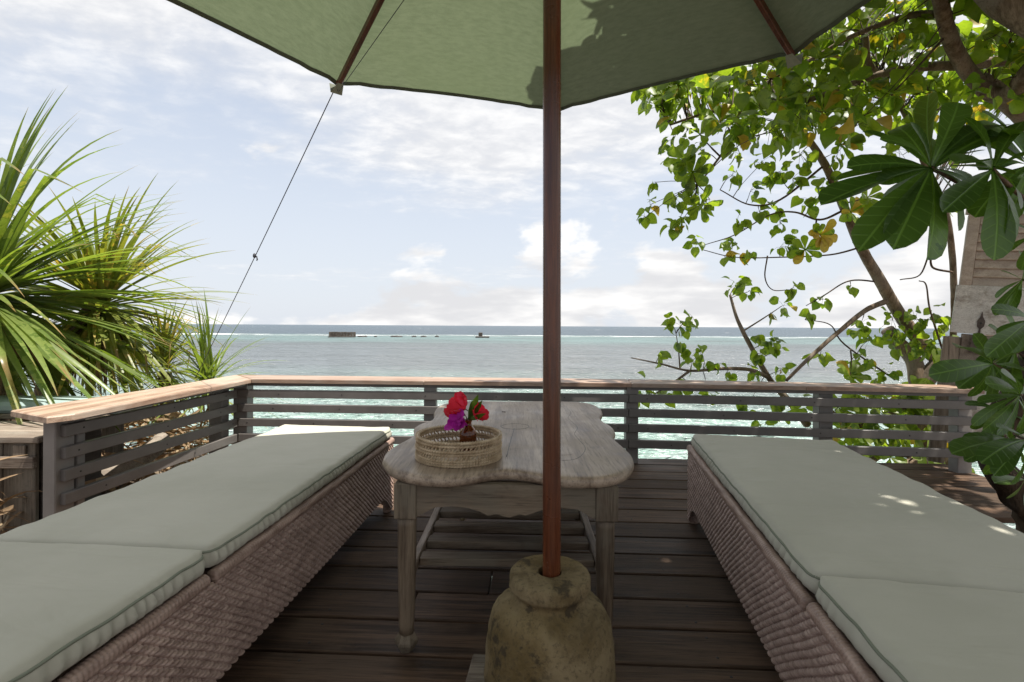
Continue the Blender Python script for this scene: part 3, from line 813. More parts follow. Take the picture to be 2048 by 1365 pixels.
# ------------------------------------------------------------------ basket, bottle, flowers
bc = Vector((-0.168, 1.553, TZ)); BR_ = 0.132
bk = thing('rattan_basket', 'round open rattan basket with two lattice bands on the table', 'basket', bc)
def ring_strands(name, z0, z1, r, cnt, tilt, w, parent, thick):
    mb = MB()
    for k in range(cnt):
        a = 2 * math.pi * k / cnt; b = a + tilt
        p = Vector((bc.x + r * math.cos(a), bc.y + r * math.sin(a), bc.z + z0)); q = Vector((bc.x + r * math.cos(b), bc.y + r * math.sin(b), bc.z + z1))
        o = Vector((math.cos((a + b) / 2), math.sin((a + b) / 2), 0))
        mb.tube([p, (p + q) / 2 + o * thick, q], [w * .75, w, w * .75], 6)
    return mb.build(name, M['rattan'], parent)
for z0, z1 in ((0.001, 0.0225), (0.033, 0.0495), (0.058, 0.0755)):
    mb = MB()
    nr = 2 if z1 - z0 < 0.02 else 3
    for r_ in range(nr):
        z = z0 + (z1 - z0) * (r_ + 0.5) / nr
        mb.tube([(bc.x + BR_ * math.cos(a), bc.y + BR_ * math.sin(a), bc.z + z) for a in np.linspace(0, 2 * math.pi, 61)], (z1 - z0) / nr * 0.48, 6, cap=False)
    bd = mb.build('woven_band', M['rattan'], bk)
    for r_ in range(nr):
        za = z0 + (z1 - z0) * r_ / nr; zb = z0 + (z1 - z0) * (r_ + 1) / nr
        for sg in (1, -1):
            ring_strands('wrap', za - .001, zb + .001, BR_ + sg * 0.0030, 92, 0.052 * (1 if r_ % 2 else 1) * sg, 0.0020, bd, sg * 0.0020)
for z0, z1 in ((0.0215, 0.034), (0.0485, 0.059)):
    ring_strands('lattice', z0, z1, BR_, 62, 0.05, 0.0026, bk, 0.0)
mb = MB(); mb.lathe([(0.002, 0.003), (BR_, 0.003), (BR_, 0.0005), (0.002, 0.0005)], bc, 40)
mb.build('base', M['rattan'], bk)

bo = Vector((-0.140, 1.565, TZ + 0.0035))
mb = MB()
outer = [(0.024, 0.0), (0.0275, 0.003), (0.0278, 0.060), (0.0268, 0.071), (0.021, 0.083), (0.0135, 0.092), (0.0105, 0.098), (0.0105, 0.106), (0.0125, 0.1065), (0.0125, 0.114), (0.011, 0.1155)]
inner = [(0.0085, 0.114), (0.0085, 0.098), (0.012, 0.090), (0.019, 0.081), (0.0245, 0.070), (0.0255, 0.059), (0.0255, 0.006), (0.020, 0.003)]
mb.lathe(outer + inner, bo, 28)
o = mb.build('glass_bottle', M['amber']); tag(o, 'small amber glass bottle standing in the rattan basket', 'bottle')

def petal_mesh(name, mat, prof, L, curl, ruff, nseg=8):
    """prof: (t, halfwidth); along +y, curling towards +z"""
    mb = MB(); vs = []; cols = 5
    y = z = 0.0; ang = 0.0
    for i in range(nseg + 1):
        t = i / nseg
        w = np.interp(t, [p[0] for p in prof], [p[1] for p in prof])
        for c in range(cols):
            u = (c / (cols - 1)) * 2 - 1
            vs.append((u * w * L, y, z + 0.16 * abs(u) * w * L + ruff * L * math.sin(u * 5 + t * 11) * t))
        ang = curl * t
        y += L / nseg * math.cos(ang); z += L / nseg * math.sin(ang)
    fs = [(i * cols + c, i * cols + c + 1, (i + 1) * cols + c + 1, (i + 1) * cols + c) for i in range(nseg) for c in range(cols - 1)]
    mb.add(vs, fs, True)
    me = bpy.data.meshes.new(name); me.from_pydata(mb.v, [], mb.f); me.polygons.foreach_set('use_smooth', mb.smooth); me.materials.append(mat); me.update()
    return me
def orient(p, a, nrm, s=1.0, sx=None):
    a = Vector(a).normalized(); nrm = Vector(nrm); x = a.cross(nrm)
    if x.length < 1e-4: x = a.cross(Vector((0.3, 0.5, 0.8)))
    x.normalize(); z = x.cross(a)
    Mx = Matrix((x * (sx or s), a * s, z * s)).transposed().to_4x4(); Mx.translation = p
    return Mx
def place(name, me, parent, Mx):
    b = base_of(parent)
    return link(name, me, parent, local=Matrix.Translation(-b) @ Mx)
neck = bo + Vector((0, 0, 0.110))
hib = petal_mesh('petal', M['red'], [(0, .06), (.3, .22), (.6, .40), (.85, .42), (1, .22)], 1.0, 0.45, 0.08)
leafm = petal_mesh('leaf', M['sprig'], [(0, .02), (.15, .07), (.45, .15), (.75, .11), (1, .0)], 1.0, 0.4, 0.01)
brm = petal_mesh('bract', M['pink'], [(0, .10), (.25, .42), (.55, .48), (.8, .3), (1, .02)], 1.0, 0.7, 0.05)
def hibiscus(label, head, axis, R0, npet, seed, leaves):
    rr = random.Random(seed)
    t = thing('hibiscus_sprig', label, 'flower', neck, 'flowers in the amber bottle')
    mb = MB(); mb.tube([bo + Vector((0, 0, .02)), neck, head - Vector(axis).normalized() * 0.02, head], 0.0016, 6); mb.build('stem', M['sprig'], t)
    axis = Vector(axis).normalized(); x = axis.orthogonal().normalized(); y = axis.cross(x)
    for k in range(npet):
        a = 2 * math.pi * k / npet + rr.uniform(-.2, .2)
        o_ = x * math.cos(a) + y * math.sin(a)
        place('petal', hib, t, orient(head, axis * rr.uniform(.5, .9) + o_, axis - o_ * 0.5, R0 * rr.uniform(.85, 1.1)))
    mb = MB(); mb.tube([head, head + axis * 0.03, head + axis * 0.05 + Vector((0, 0, .004))], [0.0018, 0.0014, 0.002], 6); mb.build('stamen', M['red'], t)
    for tip, w in leaves:
        d = tip - neck
        place('leaf', leafm, t, orient(neck, d, (0.2, -1, 0.5), d.length * 1.05, d.length * w))
hibiscus('large red hibiscus bloom on the left of the bottle', bo + Vector((-0.010, 0.004, 0.146)), (-0.55, -0.5, 0.5), 0.064, 6, 1, [(at(957, 788, 1.56), 0.85)])
hibiscus('smaller red hibiscus bloom leaning right over the bottle', bo + Vector((0.018, -0.004, 0.132)), (0.75, -0.5, 0.3), 0.048, 5, 2, [(at(967, 800, 1.55), 0.8), (at(976, 829, 1.53), 0.7), (at(944, 800, 1.57), 0.6)])
t = thing('bougainvillea_sprig', 'magenta bougainvillea sprig drooping left over the bottle neck', 'flower', neck, 'flowers in the amber bottle')
mb = MB(); hd = bo + Vector((-0.030, -0.030, 0.112)); mb.tube([neck, neck + Vector((-.012, -.004, .022)), hd + Vector((0.004, 0, .012)), hd], 0.0013, 6); mb.build('stem', M['sprig'], t)
rr = random.Random(5)
for c in ((0, 0, 0.008), (-0.014, -0.004, -0.004), (0.010, -0.006, -0.006), (-0.002, -0.01, 0.022)):
    for k in range(3):
        a = 2 * math.pi * k / 3 + rr.uniform(0, 2)
        dv = Vector((math.cos(a), -0.5, math.sin(a) * .8 - 0.25))
        place('bract', brm, t, orient(hd + Vector(c), dv, (math.sin(a), -1, .3), 0.037 * rr.uniform(.8, 1.15)))

# ------------------------------------------------------------------ loungers
LW, LL, LZ, SPLIT = 0.66, 1.98, 0.3625, 1.37
def weave_sheet(length, zlo, zhi, step, fine=True):
    """u along, v up; returns verts (u, off, z) and quads; zlo(u) lower edge"""
    us = np.arange(0, length + 1e-6, step); vs = np.arange(0.0, zhi + 1e-6, 0.0021 if fine else step)
    U, Vv = np.meshgrid(us, vs)
    PR, PC = 0.0102, 0.027
    row = np.floor(Vv / PR); fr = Vv / PR - row
    jit = np.sin(row * 12.9898) * 0.06
    ph = (U / PC + 0.5 * (row % 2) + jit) % 1.0
    prof = np.sqrt(np.clip(1 - (2 * fr - 1) ** 2, 0, 1))
    t = np.clip(ph / 0.66, 0, 1)
    over = np.where(ph < 0.66, np.sin(np.pi * t) ** 0.5, 0.0)
    H = np.where(ph < 0.66, 0.0032 * over, -0.0110 * np.sin(np.pi * (ph - 0.66) / 0.34) ** 0.7) + (prof - 1) * 0.0075
    H = H + 0.0012 * np.sin(U * 3.1 + row) * np.sin(Vv * 21 + U * 1.7)
    zl = np.array([zlo(u) for u in us])[None, :]
    Zc = np.maximum(Vv, zl)
    q = quadgrid(len(us), len(vs))
    Vs = np.stack([U, H, Zc], -1).reshape(-1, 3)
    zz = Zc.reshape(-1)[q]
    keep = (zz.max(1) - zz.min(1)) > 1e-5
    return Vs, q[keep]
def arch(u, L, w=0.045, rise=0.105):
    d = min(u, L - u)
    if d < w: return 0.012
    if d < w + 0.13: return 0.012 + (rise - 0.012) * math.sin((d - w) / 0.13 * math.pi / 2) ** 0.8
    return rise
def make_lounger(label, loc, rz, fine_side, LW):
    t = thing('sun_lounger', label, 'sun lounger', loc, 'wicker sun loungers either side of the table')
    t.rotation_euler = (0, 0, rz)
    def sheet(name, length, org, ud, nd, step):
        V_, q = weave_sheet(length, lambda u: arch(u, length), LZ - 0.012, step, step < 0.0045)
        P = np.array(org)[None, :] + V_[:, :1] * np.array(ud)[None, :] + V_[:, 1:2] * np.array(nd)[None, :]
        P[:, 2] += V_[:, 2]
        return link(name, mesh_np(name, P, q, M['wicker']), t)
    hw, hl = LW / 2, LL / 2
    for sx in (-1, 1):
        sheet('side_panel', LL, (sx * hw, hl, 0), (0, -1, 0), (sx, 0, 0), 0.0034 if sx == fine_side else 0.0075)
    sheet('end_panel', LW, (-hw, hl, 0), (1, 0, 0), (0, 1, 0), 0.006)
    sheet('end_panel', LW, (-hw, -hl, 0), (1, 0, 0), (0, -1, 0), 0.0075)
    # wrapped rim along the top edges, in two runs that part at the hinge of the backrest
    for sx in (-1, 1):
        for a, b, dz in ((hl + .004, hl - SPLIT + 0.012, 0.0), (hl - SPLIT - 0.012, -hl, 0.004)):
            mb = MB(); nst = int(abs(a - b) / 0.0024); pts = []; rad = []
            for i in range(nst + 1):
                y = a + (b - a) * i / nst; ph = (i % 4) / 4
                pts.append((sx * (hw - 0.010), y, LZ - 0.006 + dz)); rad.append(0.0145 + 0.0024 * math.sin(ph * math.pi))
            rad[0] = rad[-1] = 0.006
            mb.tube(pts, rad, 12); BASE[t.name] = Vector((0, 0, 0)); mb.build('wrapped_rim', M['wicker'], t); BASE[t.name] = Vector(loc)
    BASE[t.name] = Vector((0, 0, 0))
    for sy in (-1, 1):
        mb = MB(); nst = int(LW / 0.0028)
        mb.tube([(-hw + LW * i / nst, sy * (hl - .010), LZ - 0.007) for i in range(nst + 1)], [0.0145 + 0.0022 * math.sin((i % 4) / 4 * math.pi) for i in range(nst + 1)], 10); mb.build('wrapped_rim', M['wicker'], t)
    mb = MB(); mb.box((0, hl - SPLIT / 2 + .003, LZ - 0.02), (LW - 0.03, SPLIT - .02, 0.02)); mb.build('leg_deck', M['wicker'], t)
    mb = MB(); mb.box((0, -hl + (LL - SPLIT) / 2 - .003, LZ - 0.018), (LW - 0.03, LL - SPLIT - .02, 0.022)); mb.build('back_deck', M['wicker'], t)
    for sx in (-1, 1):
        for sy in (-1, 1):
            mb = MB(); mb.lathe([(0.018, 0.0), (0.020, 0.004), (0.019, 0.05), (0.019, LZ - 0.04)], (sx * (hw - .024), sy * (hl - .026), 0), 12); mb.build('foot', M['wicker'], t)
    BASE[t.name] = Vector(loc)
    return t
def pad(name, parent, x0, x1, y0, y1, z0, th, seed, tiltz=0.0, dent=0.0):
    """stuffed pad with rounded rim, puckered side strip and piping"""
    nx_ = 92; ny_ = int(nx_ * (y1 - y0) / (x1 - x0))
    px, py = np.meshgrid(np.linspace(0, 1, nx_), np.linspace(0, 1, ny_))
    def S(a, b, c): return noise.noise(Vector((a, b, c + seed * 7.3)))
    W_, H_ = x1 - x0, y1 - y0
    V_ = []; idx = {}
    for j in range(ny_):
        for i in range(nx_):
            u, v = i / (nx_ - 1), j / (ny_ - 1)
            x, y = x0 + u * W_, y0 + v * H_
            e = min(u * W_, (1 - u) * W_, v * H_, (1 - v) * H_)
            r = min(e / 0.022, 1.0)
            z = z0 + th - 0.014 * (1 - math.sqrt(max(0, 1 - (1 - r) ** 2)))
            z += 0.008 * min(e / 0.15, 1) ** 0.7
            k = math.exp(-e / 0.06)
            z += 0.0020 * k * S(x * 22, y * 22, 0) + 0.0028 * S(x * 3.0, y * 3.0, 3)
            z += 0.0045 * S((x + y * 0.6) * 5, (y - x * .6) * 16, 5) * math.exp(-min(u, 1 - u) * W_ / 0.14)
            z += tiltz * (1 - v)
            cr = min(e / 0.03, 1); 
            V_.append([x, y, z]); idx[(i, j)] = len(V_) - 1
    loop = [(i, 0) for i in range(nx_)] + [(nx_ - 1, j) for j in range(1, ny_)] + [(i, ny_ - 1) for i in range(nx_ - 2, -1, -1)] + [(0, j) for j in range(ny_ - 2, 0, -1)]
    # round the four plan corners
    def rc(x, y, r=0.035):
        cx = min(max(x, x0 + r), x1 - r); cy = min(max(y, y0 + r), y1 - r)
        d = math.hypot(x - cx, y - cy)
        if d > r: return cx + (x - cx) / d * r, cy + (y - cy) / d * r
        return x, y
    for p in V_: p[0], p[1] = rc(p[0], p[1])
    q = [(idx[(i, j)], idx[(i + 1, j)], idx[(i + 1, j + 1)], idx[(i, j + 1)]) for j in range(ny_ - 1) for i in range(nx_ - 1)]
    prev = [idx[k] for k in loop]; edge = [Vector(V_[k]) for k in prev]
    cx, cy = (x0 + x1) / 2, (y0 + y1) / 2
    for m_, (f, bulge) in enumerate(((0.25, 0.004), (0.5, 0.0065), (0.78, 0.004), (1.0, -0.006))):
        cur = []
        for n_, k in enumerate(loop):
            b = edge[n_]
            ox = -1 if k[0] == 0 else (1 if k[0] == nx_ - 1 else 0); oy = -1 if k[1] == 0 else (1 if k[1] == ny_ - 1 else 0)
            nn = Vector((ox, oy, 0)); nn = nn.normalized()
            s_ = n_ * 0.0069
            puck = 0.0100 * math.sin(s_ * 210 + f * 1.2 + 9 * S(s_ * 5, 0, 1)) * max(0.1, 0.5 + S(s_ * 7, 2, 2)) * math.sin(math.pi * min(f, .98)) + 0.003 * S(s_ * 30, f * 2, 4)
            zz_ = b.z + (z0 + tiltz * (1 - k[1] / (ny_ - 1)) - b.z) * f
            p = b + nn * (bulge + puck); p.z = zz_
            V_.append([p.x, p.y, p.z]); cur.append(len(V_) - 1)
        for n_ in range(len(loop)):
            m2 = (n_ + 1) % len(loop); q.append((prev[n_], cur[n_], cur[m2], prev[m2]))
        prev = cur
    o = link(name, mesh_np(name, V_, q, M['cushion']), parent)
    mb = MB(); mb.tube([e + Vector((0, 0, -0.001)) for e in edge] + [edge[0]], 0.0032, 6, cap=False)
    sv = BASE.get(parent.name); BASE[o.name] = Vector((0, 0, 0)); mb.build('piping', M['piping'], o)
    return o
def mattress(label, loc, rz, seed, xa, xb):
    t = thing('lounger_mattress', label, 'mattress', (loc[0], loc[1], LZ), 'sage mattresses on the sun loungers'); t.rotation_euler = (0, 0, rz)
    hl = LL / 2
    pad('leg_pad', t, xa, xb, hl - SPLIT + 0.006, hl - 0.004, 0.0125, 0.054, seed)
    pad('back_pad', t, xa - .004, xb + .004, -hl + 0.01, hl - SPLIT - 0.008, 0.0165, 0.058, seed + 1, 0.012)
    return t
def lounger_frame(far_corner, vec, side, LW):
    v = Vector((vec[0], vec[1])).normalized(); x = Vector((v.y, -v.x))
    c = Vector(far_corner) - v * (LL / 2) + x * (LW / 2) * side
    return (c.x, c.y, 0), math.atan2(-v.x, v.y)
lr, ar = lounger_frame((0.868, 2.375), (0.178, 1), 1, 0.66)
ll, al = lounger_frame((-0.607, 2.49), (0.062, 1), -1, 0.62)
make_lounger('taupe wicker sun lounger on the right of the table', lr, ar, -1, 0.66)
mattress('sage green mattress on the right lounger, all in shade', lr, ar, 1, -0.315, 0.315)
make_lounger('taupe wicker sun lounger on the left, beside the railing', ll, al, 1, 0.62)
mattress('sage green mattress on the left lounger with sunlit far end', ll, al, 4, -0.272, 0.303)

# ------------------------------------------------------------------ left neighbours: plank box and low bench
bx = thing('plank_box', 'weathered plank box with flat lid at the far left below the railing', 'box', (-2.9, 2.3, -0.1))
for i in range(7):
    x0 = -3.35 + i * 0.165
    mb = MB(); mb.box((x0, 2.33 + 0.006 * (i % 2), 0.10), (0.155, 0.022, 0.55), None, 0.003); mb.build('plank', M['oldwood'], bx)
for y in (2.36, 2.49, 2.62):
    mb = MB(); mb.box((-2.86, y, 0.392), (1.22, 0.122, 0.03), None, 0.004); mb.build('lid_board', M['oldwood_x'], bx)
mb = MB(); mb.box((-2.86, 2.306, 0.285), (1.18, 0.024, 0.055), None, 0.004); mb.build('batten', M['oldwood_x'], bx)
for x in (-3.1, -2.68, -2.35):
    mb = MB(); mb.box((x, 2.312, 0.34), (0.06, 0.012, 0.05), None, 0.003); mb.build('block', M['oldwood'], bx)
mb = MB(); mb.box((-2.86, 2.52, 0.12), (1.16, 0.34, 0.5)); mb.build('core', M['joist'], bx)
bn = thing('low_bench', 'low wooden bench with pale teal pad behind the plank box', 'bench', (-3.0, 2.9, -0.1))
mb = MB(); mb.box((-3.0, 2.95, 0.405), (1.5, 0.3, 0.03), None, 0.004); mb.build('seat_board', M['oldwood_x'], bn)
for x in (-3.5, -2.5):
    mb = MB(); mb.box((x, 2.95, 0.14), (0.07, 0.26, 0.5), None, 0.003); mb.build('leg', M['oldwood'], bn)
mb = MB(); mb.box((-3.0, 2.95, 0.455), (1.46, 0.29, 0.066), None, 0.02)
o = mb.build('bench_pad', M['teal']); tag(o, 'pale teal pad lying on the low bench at the far left', 'cushion')

# ------------------------------------------------------------------ shuttered door on the right
dr = thing('shuttered_door', 'old white shuttered door with iron hinge leaning at the right edge', 'door', (3.13, 3.42, 0))
dx_ = Vector((math.cos(R(-33)), math.sin(R(-33)), 0)); dn = Vector((dx_.y, -dx_.x, 0)); dn = dn if dn.y < 0 else -dn
lean = R(5.5)
def dp(u, w, z):                                        # u across, w out towards the viewer, z up; the leaf leans to the right
    uu = u * math.cos(lean) + z * math.sin(lean); zz_ = z * math.cos(lean) - u * math.sin(lean)
    return Vector((3.015, 3.46, 0)) + dx_ * uu + dn * w + Vector((0, 0, zz_))
DM = Matrix((dp(1, 0, 0) - dp(0, 0, 0), dn * -1, dp(0, 0, 1) - dp(0, 0, 0))).transposed()
def dbox(name, u0, u1, z0, z1, w0, w1, mat, rot=None):
    mb = MB(); c = dp((u0 + u1) / 2, (w0 + w1) / 2, (z0 + z1) / 2)
    Mx = DM if rot is None else DM @ Matrix.Rotation(rot, 3, 'X')
    mb.box(c, (u1 - u0, abs(w1 - w0), z1 - z0), Mx, 0.003); return mb.build(name, M[mat], dr)
DWd = 0.85
dbox('stile', -0.03, 0.06, 0.0, 0.90, -0.02, 0.02, 'oldwood')
dbox('panel_board', 0.0, DWd, 0.93, 1.262, 0.0, 0.024, 'door')
dbox('panel_board', 0.062, DWd, 0.60, 0.926, -0.012, 0.014, 'oldwood_x')
dbox('panel_board', 0.062, DWd, 0.25, 0.597, -0.012, 0.016, 'door')
dbox('stile', 0.015, 0.075, 1.238, 1.75, -0.02, 0.022, 'louver')
dbox('stile', DWd - .06, DWd, 1.238, 1.75, -0.02, 0.022, 'louver')
for i in range(8):
    z = 1.297 + i * 0.060
    dbox('louver', 0.077, DWd - .062, z - 0.038, z + 0.038, -0.006, 0.006, 'louver', R(-20))
dbox('top_rail', 0.0, DWd, 1.752, 1.82, -0.02, 0.022, 'louver')
# strap hinge
mb = MB(); hc = [(0.13, 0.84), (0.135, 0.90), (0.14, 0.955), (0.147, 1.0), (0.152, 1.05), (0.158, 1.10)]
poly = [(0.105, 0.80), (0.165, 0.80), (0.170, 0.90), (0.152, 0.93), (0.150, 0.965), (0.165, 0.985), (0.168, 1.02), (0.155, 1.05), (0.148, 1.085), (0.141, 1.05), (0.128, 1.02), (0.131, 0.985), (0.142, 0.965), (0.137, 0.93), (0.115, 0.90)]
mb.prism(poly, 0.025, 0.031, lambda u, v, w: dp(u, w, v)); hg = mb.build('hinge', M['iron'], dr)
mb = MB()
for u, z in ((0.12, 0.83), (0.145, 0.83), (0.133, 0.87), (0.148, 1.005)): mb.lathe([(0.006, 0.0), (0.006, 0.003), (0.002, 0.004)], dp(u, 0.031, z), 8, axis=dn.to_track_quat('Z', 'Y').to_matrix())
mb.build('screw_head', M['screw'], hg)
# carved scrolls
for (cu_, cz, r0, sg) in ((0.46, 1.12, 0.06, 1), (0.44, 1.0, 0.05, -1), (0.55, 1.05, 0.06, -1), (0.42, 0.72, 0.05, 1), (0.53, 0.70, 0.06, -1), (0.48, 0.80, 0.05, 1)):
    mb = MB(); pts = []
    for k in range(30):
        a = k / 29 * 2.2 * math.pi * 1.2; r_ = r0 * (1 - 0.75 * k / 29)
        pts.append(dp(cu_ + sg * r_ * math.cos(a), 0.026, cz + r_ * math.sin(a)))
    mb.tube(pts, 0.0075, 6); mb.build('carved_scroll', M['door'], dr)

# ------------------------------------------------------------------ reef ruins
def reef_pt(px, py): return atz(px, py, SEA)
p0, p1 = reef_pt(658, 675), reef_pt(712, 675)
rw = thing('reef_wall_ruin', 'long dark ruined wall standing on the reef at left', 'ruin', (p0 + p1) / 2)
nb = 9
for k in range(nb):
    a, b = p0.lerp(p1, k / nb), p0.lerp(p1, (k + .9) / nb)
    mb = MB(); mb.beam(a + Vector((0, 0, .7)), b + Vector((0, 0, .7)), 1.2, 2.9 + random.uniform(-.12, .12), bev=0.05); mb.build('wall_block', M['concrete'], rw)
mb = MB(); mb.beam(p0 + Vector((0, -1.0, .1)), p1 + Vector((0, -1.0, .1)), 2.4, 0.5, bev=0.1); mb.build('footing', M['rock'], rw)
mk = thing('reef_beacon', 'small dark square block standing alone on the reef', 'beacon', reef_pt(962, 676))
q = reef_pt(961, 676); mb = MB(); mb.box(q + Vector((0, 0, 1.35)), (1.6, 1.4, 1.6), None, 0.08); mb.build('block', M['concrete'], mk)
mb = MB(); mb.box(q + Vector((0.8, 0, 0.2)), (5.6, 2.2, 0.9), None, 0.2); mb.build('plinth', M['rock'], mk)
for px, w in ((722, 3.2), (731, 1.6), (751, 1.5), (793, 5.4), (828, 2.2), (847, 2.6), (874, 2.0)):
    q = reef_pt(px, 674.5); mb = MB()
    vs = []; nn = 10
    mb.lathe([(w * .5, -0.3), (w * .48, 0.25), (w * .3, 0.5), (w * .05, 0.6)], q, 9)
    mb.v = [(x + .2 * noise.noise(Vector((x, y, z))), q.y + (y - q.y) * .5, z + .15 * noise.noise(Vector((x * 2, y, 4)))) for x, y, z in mb.v]
    o = mb.build('reef_rock', M['rock'])
    lab = {722: 'low dark rock right beside the long reef wall', 731: 'tiny dark rock just right of the long reef wall', 751: 'lone small dark rock between the reef wall and the flat slab', 793: 'widest flat dark slab on the reef line', 828: 'small dark rock right of the wide flat reef slab',
           847: 'dark rock in the surf midway between flat slab and beacon block', 874: 'dark rock in the surf nearest left of the beacon block'}[px]
    tag(o, lab, 'rock', 'rocks along the reef')

# ------------------------------------------------------------------ leaves
def strip_leaf(name, mat, L, w, droop, base_el, seed, nseg=12, fold=0.35, twist=0.3, kink=None):
    """sword leaf starting at origin, heading +y and rising by base_el, bending down; V section"""
    rr = random.Random(seed)
    vs = []; y = z = x = 0.0
    bend = rr.uniform(-.15, .15)
    for i in range(nseg + 1):
        t = i / nseg
        el = base_el - droop * t ** 1.6
        if kink and t > kink: el -= 1.1
        ww = w * min(1.0, 0.55 + 3 * t) * (1 - t ** 3.5) ** 1.0 * (1 - 0.35 * t) + 0.0008
        tw = twist * t + rr.uniform(-.03, .03)
        up = Vector((0, -math.sin(el), math.cos(el))); side = Vector((1, 0, 0))
        s2 = side * math.cos(tw) + up * math.sin(tw); u2 = up * math.cos(tw) - side * math.sin(tw)
        c = Vector((x, y, z))
        vs += [c - s2 * ww / 2 + u2 * ww * fold * .5, c, c + s2 * ww / 2 + u2 * ww * fold * .5]
        y += L / nseg * math.cos(el); z += L / nseg * math.sin(el); x += L / nseg * bend * t
    fs = []
    for i in range(nseg):
        for c in (0, 1): fs.append((i * 3 + c, i * 3 + c + 1, (i + 1) * 3 + c + 1, (i + 1) * 3 + c))
    me = bpy.data.meshes.new(name); me.from_pydata([tuple(v) for v in vs], [], fs)
    me.polygons.foreach_set('use_smooth', [True] * len(fs)); me.materials.append(mat); me.update()
    return me
def zrot(a, tilt=0.0, taz=0.0):
    return Matrix.Rotation(taz, 4, 'Z') @ Matrix.Rotation(tilt, 4, 'X') @ Matrix.Rotation(-taz, 4, 'Z') @ Matrix.Rotation(a, 4, 'Z')

def screw_pine(label, center, L, w, n, mat, seed, trunk, tr0, dead=24, az_range=(0, 360), el_range=(-35, 85), tilt=0.0, taz=0.0, droop=(0.9, 1.8), lean_bias=0.0):
    rr = random.Random(seed)
    b = Vector(trunk[0]) if trunk else Vector(center) - Vector((0, 0, 0.2))
    t = thing('screw_pine', label, 'screw pine', b, 'screw pines beyond the left railing')
    if trunk:
        P = spline([tuple(p) for p in trunk], 8)
        mb = MB(); mb.tube(P, [tr0 * (1.15 - 0.3 * i / len(P)) * (1 + 0.05 * math.sin(i * 2.6)) for i in range(len(P))], 14, wob=0.12)
        mb.build('trunk', M['bark'], t)
    var = []
    for el in np.linspace(el_range[0], el_range[1], 7):
        for k in range(3):
            dr_ = rr.uniform(*droop) * (0.45 + 0.55 * math.cos(R(max(el, 0))))
            if el < 0: dr_ *= 0.6
            var.append((el, strip_leaf('leaf', M[mat], L * rr.uniform(.8, 1.1), w * rr.uniform(.85, 1.15), dr_, R(el), rr.random(), twist=rr.uniform(-.5, .5), kink=(0.72 if rr.random() < .10 else None))))
    for i in range(n):
        a = R(rr.uniform(*az_range)) - math.pi / 2
        el, me = var[rr.randrange(len(var))]
        s = rr.uniform(.82, 1.12)
        off = Vector((rr.uniform(-.04, .04), rr.uniform(-.04, .04), 0.10 * (el / 90)))
        Mx = Matrix.Translation(Vector(center) + off) @ zrot(a, tilt, taz) @ Matrix.Scale(s, 4)
        place('leaf', me, t, Mx)
    if dead:
        dv = [strip_leaf('dead_leaf', M['dead'], L * rr.uniform(.45, .8), w * .7, rr.uniform(.2, .7), R(rr.uniform(-80, -52)), rr.random(), 8, twist=rr.uniform(-1.5, 1.5)) for _ in range(7)]
        for i in range(dead):
            a = R(rr.uniform(0, 360))
            Mx = Matrix.Translation(Vector(center) + Vector((rr.uniform(-.06, .06), rr.uniform(-.06, .06), rr.uniform(-.25, -.02)))) @ Matrix.Rotation(a, 4, 'Z')
            place('dead_leaf', dv[rr.randrange(7)], t, Mx)
    return t
c1_ = at(-30, 592, 3.05)
screw_pine('nearest large screw pine with broad green sword leaves at the left edge', c1_, 1.28, 0.054, 300, 'sword', 11,
           [Vector((c1_.x - .12, c1_.y + 0.1, -0.15)), Vector((c1_.x - .15, c1_.y + .05, 0.45)), c1_], 0.075, 26, tilt=R(14), taz=R(-70), el_range=(-42, 64), droop=(0.35, 1.15))
c2_ = at(205, 615, 4.0)
screw_pine('yellower screw pine behind the big one, on a thick brown trunk', c2_, 1.02, 0.044, 290, 'sword2', 12,
           [at(100, 900, 4.0) + Vector((0, 0, -0.3)), at(105, 780, 4.0), at(130, 690, 4.0), c2_], 0.10, 60, el_range=(-50, 62), droop=(0.4, 1.3), tilt=R(10), taz=R(-90))
c3_ = at(415, 775, 4.0)
screw_pine('small low screw pine clump just outside the railing corner', c3_, 0.62, 0.026, 90, 'sword', 13, None, 0.03, 12, el_range=(-25, 85), droop=(0.3, 1.0))
c4_ = at(330, 745, 4.35)
screw_pine('dense low screw pine head between the yellow one and the railing corner', c4_, 0.62, 0.032, 90, 'sword2', 15, [at(330, 960, 4.35), at(335, 850, 4.35), c4_], 0.06, 40, el_range=(-40, 80), droop=(0.4, 1.2))
c5_ = at(20, 745, 3.6)
screw_pine('low dark green screw pine clump under the big one at the left edge', c5_, 0.65, 0.032, 60, 'sword', 17, [at(20, 900, 3.6), c5_], 0.05, 14, el_range=(-30, 70), droop=(0.4, 1.2))
mb = MB(); P = spline([at(-70, 740, 3.25), at(0, 800, 3.25), at(60, 850, 3.25), at(130, 900, 3.3)], 8)
mb.tube([Vector(p) for p in P], [0.12, 0.115, 0.11, 0.11, 0.105, 0.11, 0.11, 0.105, 0.1, 0.1, 0.1, 0.1, 0.1, 0.1, 0.1, 0.1, 0.1, 0.1, 0.1, 0.1, 0.1, 0.1, 0.1, 0.1, 0.1], 16, wob=0.12)
o = mb.build('fallen_trunk', M['bark']); tag(o, 'thick leaning bare trunk at the left edge above the bench', 'tree trunk')
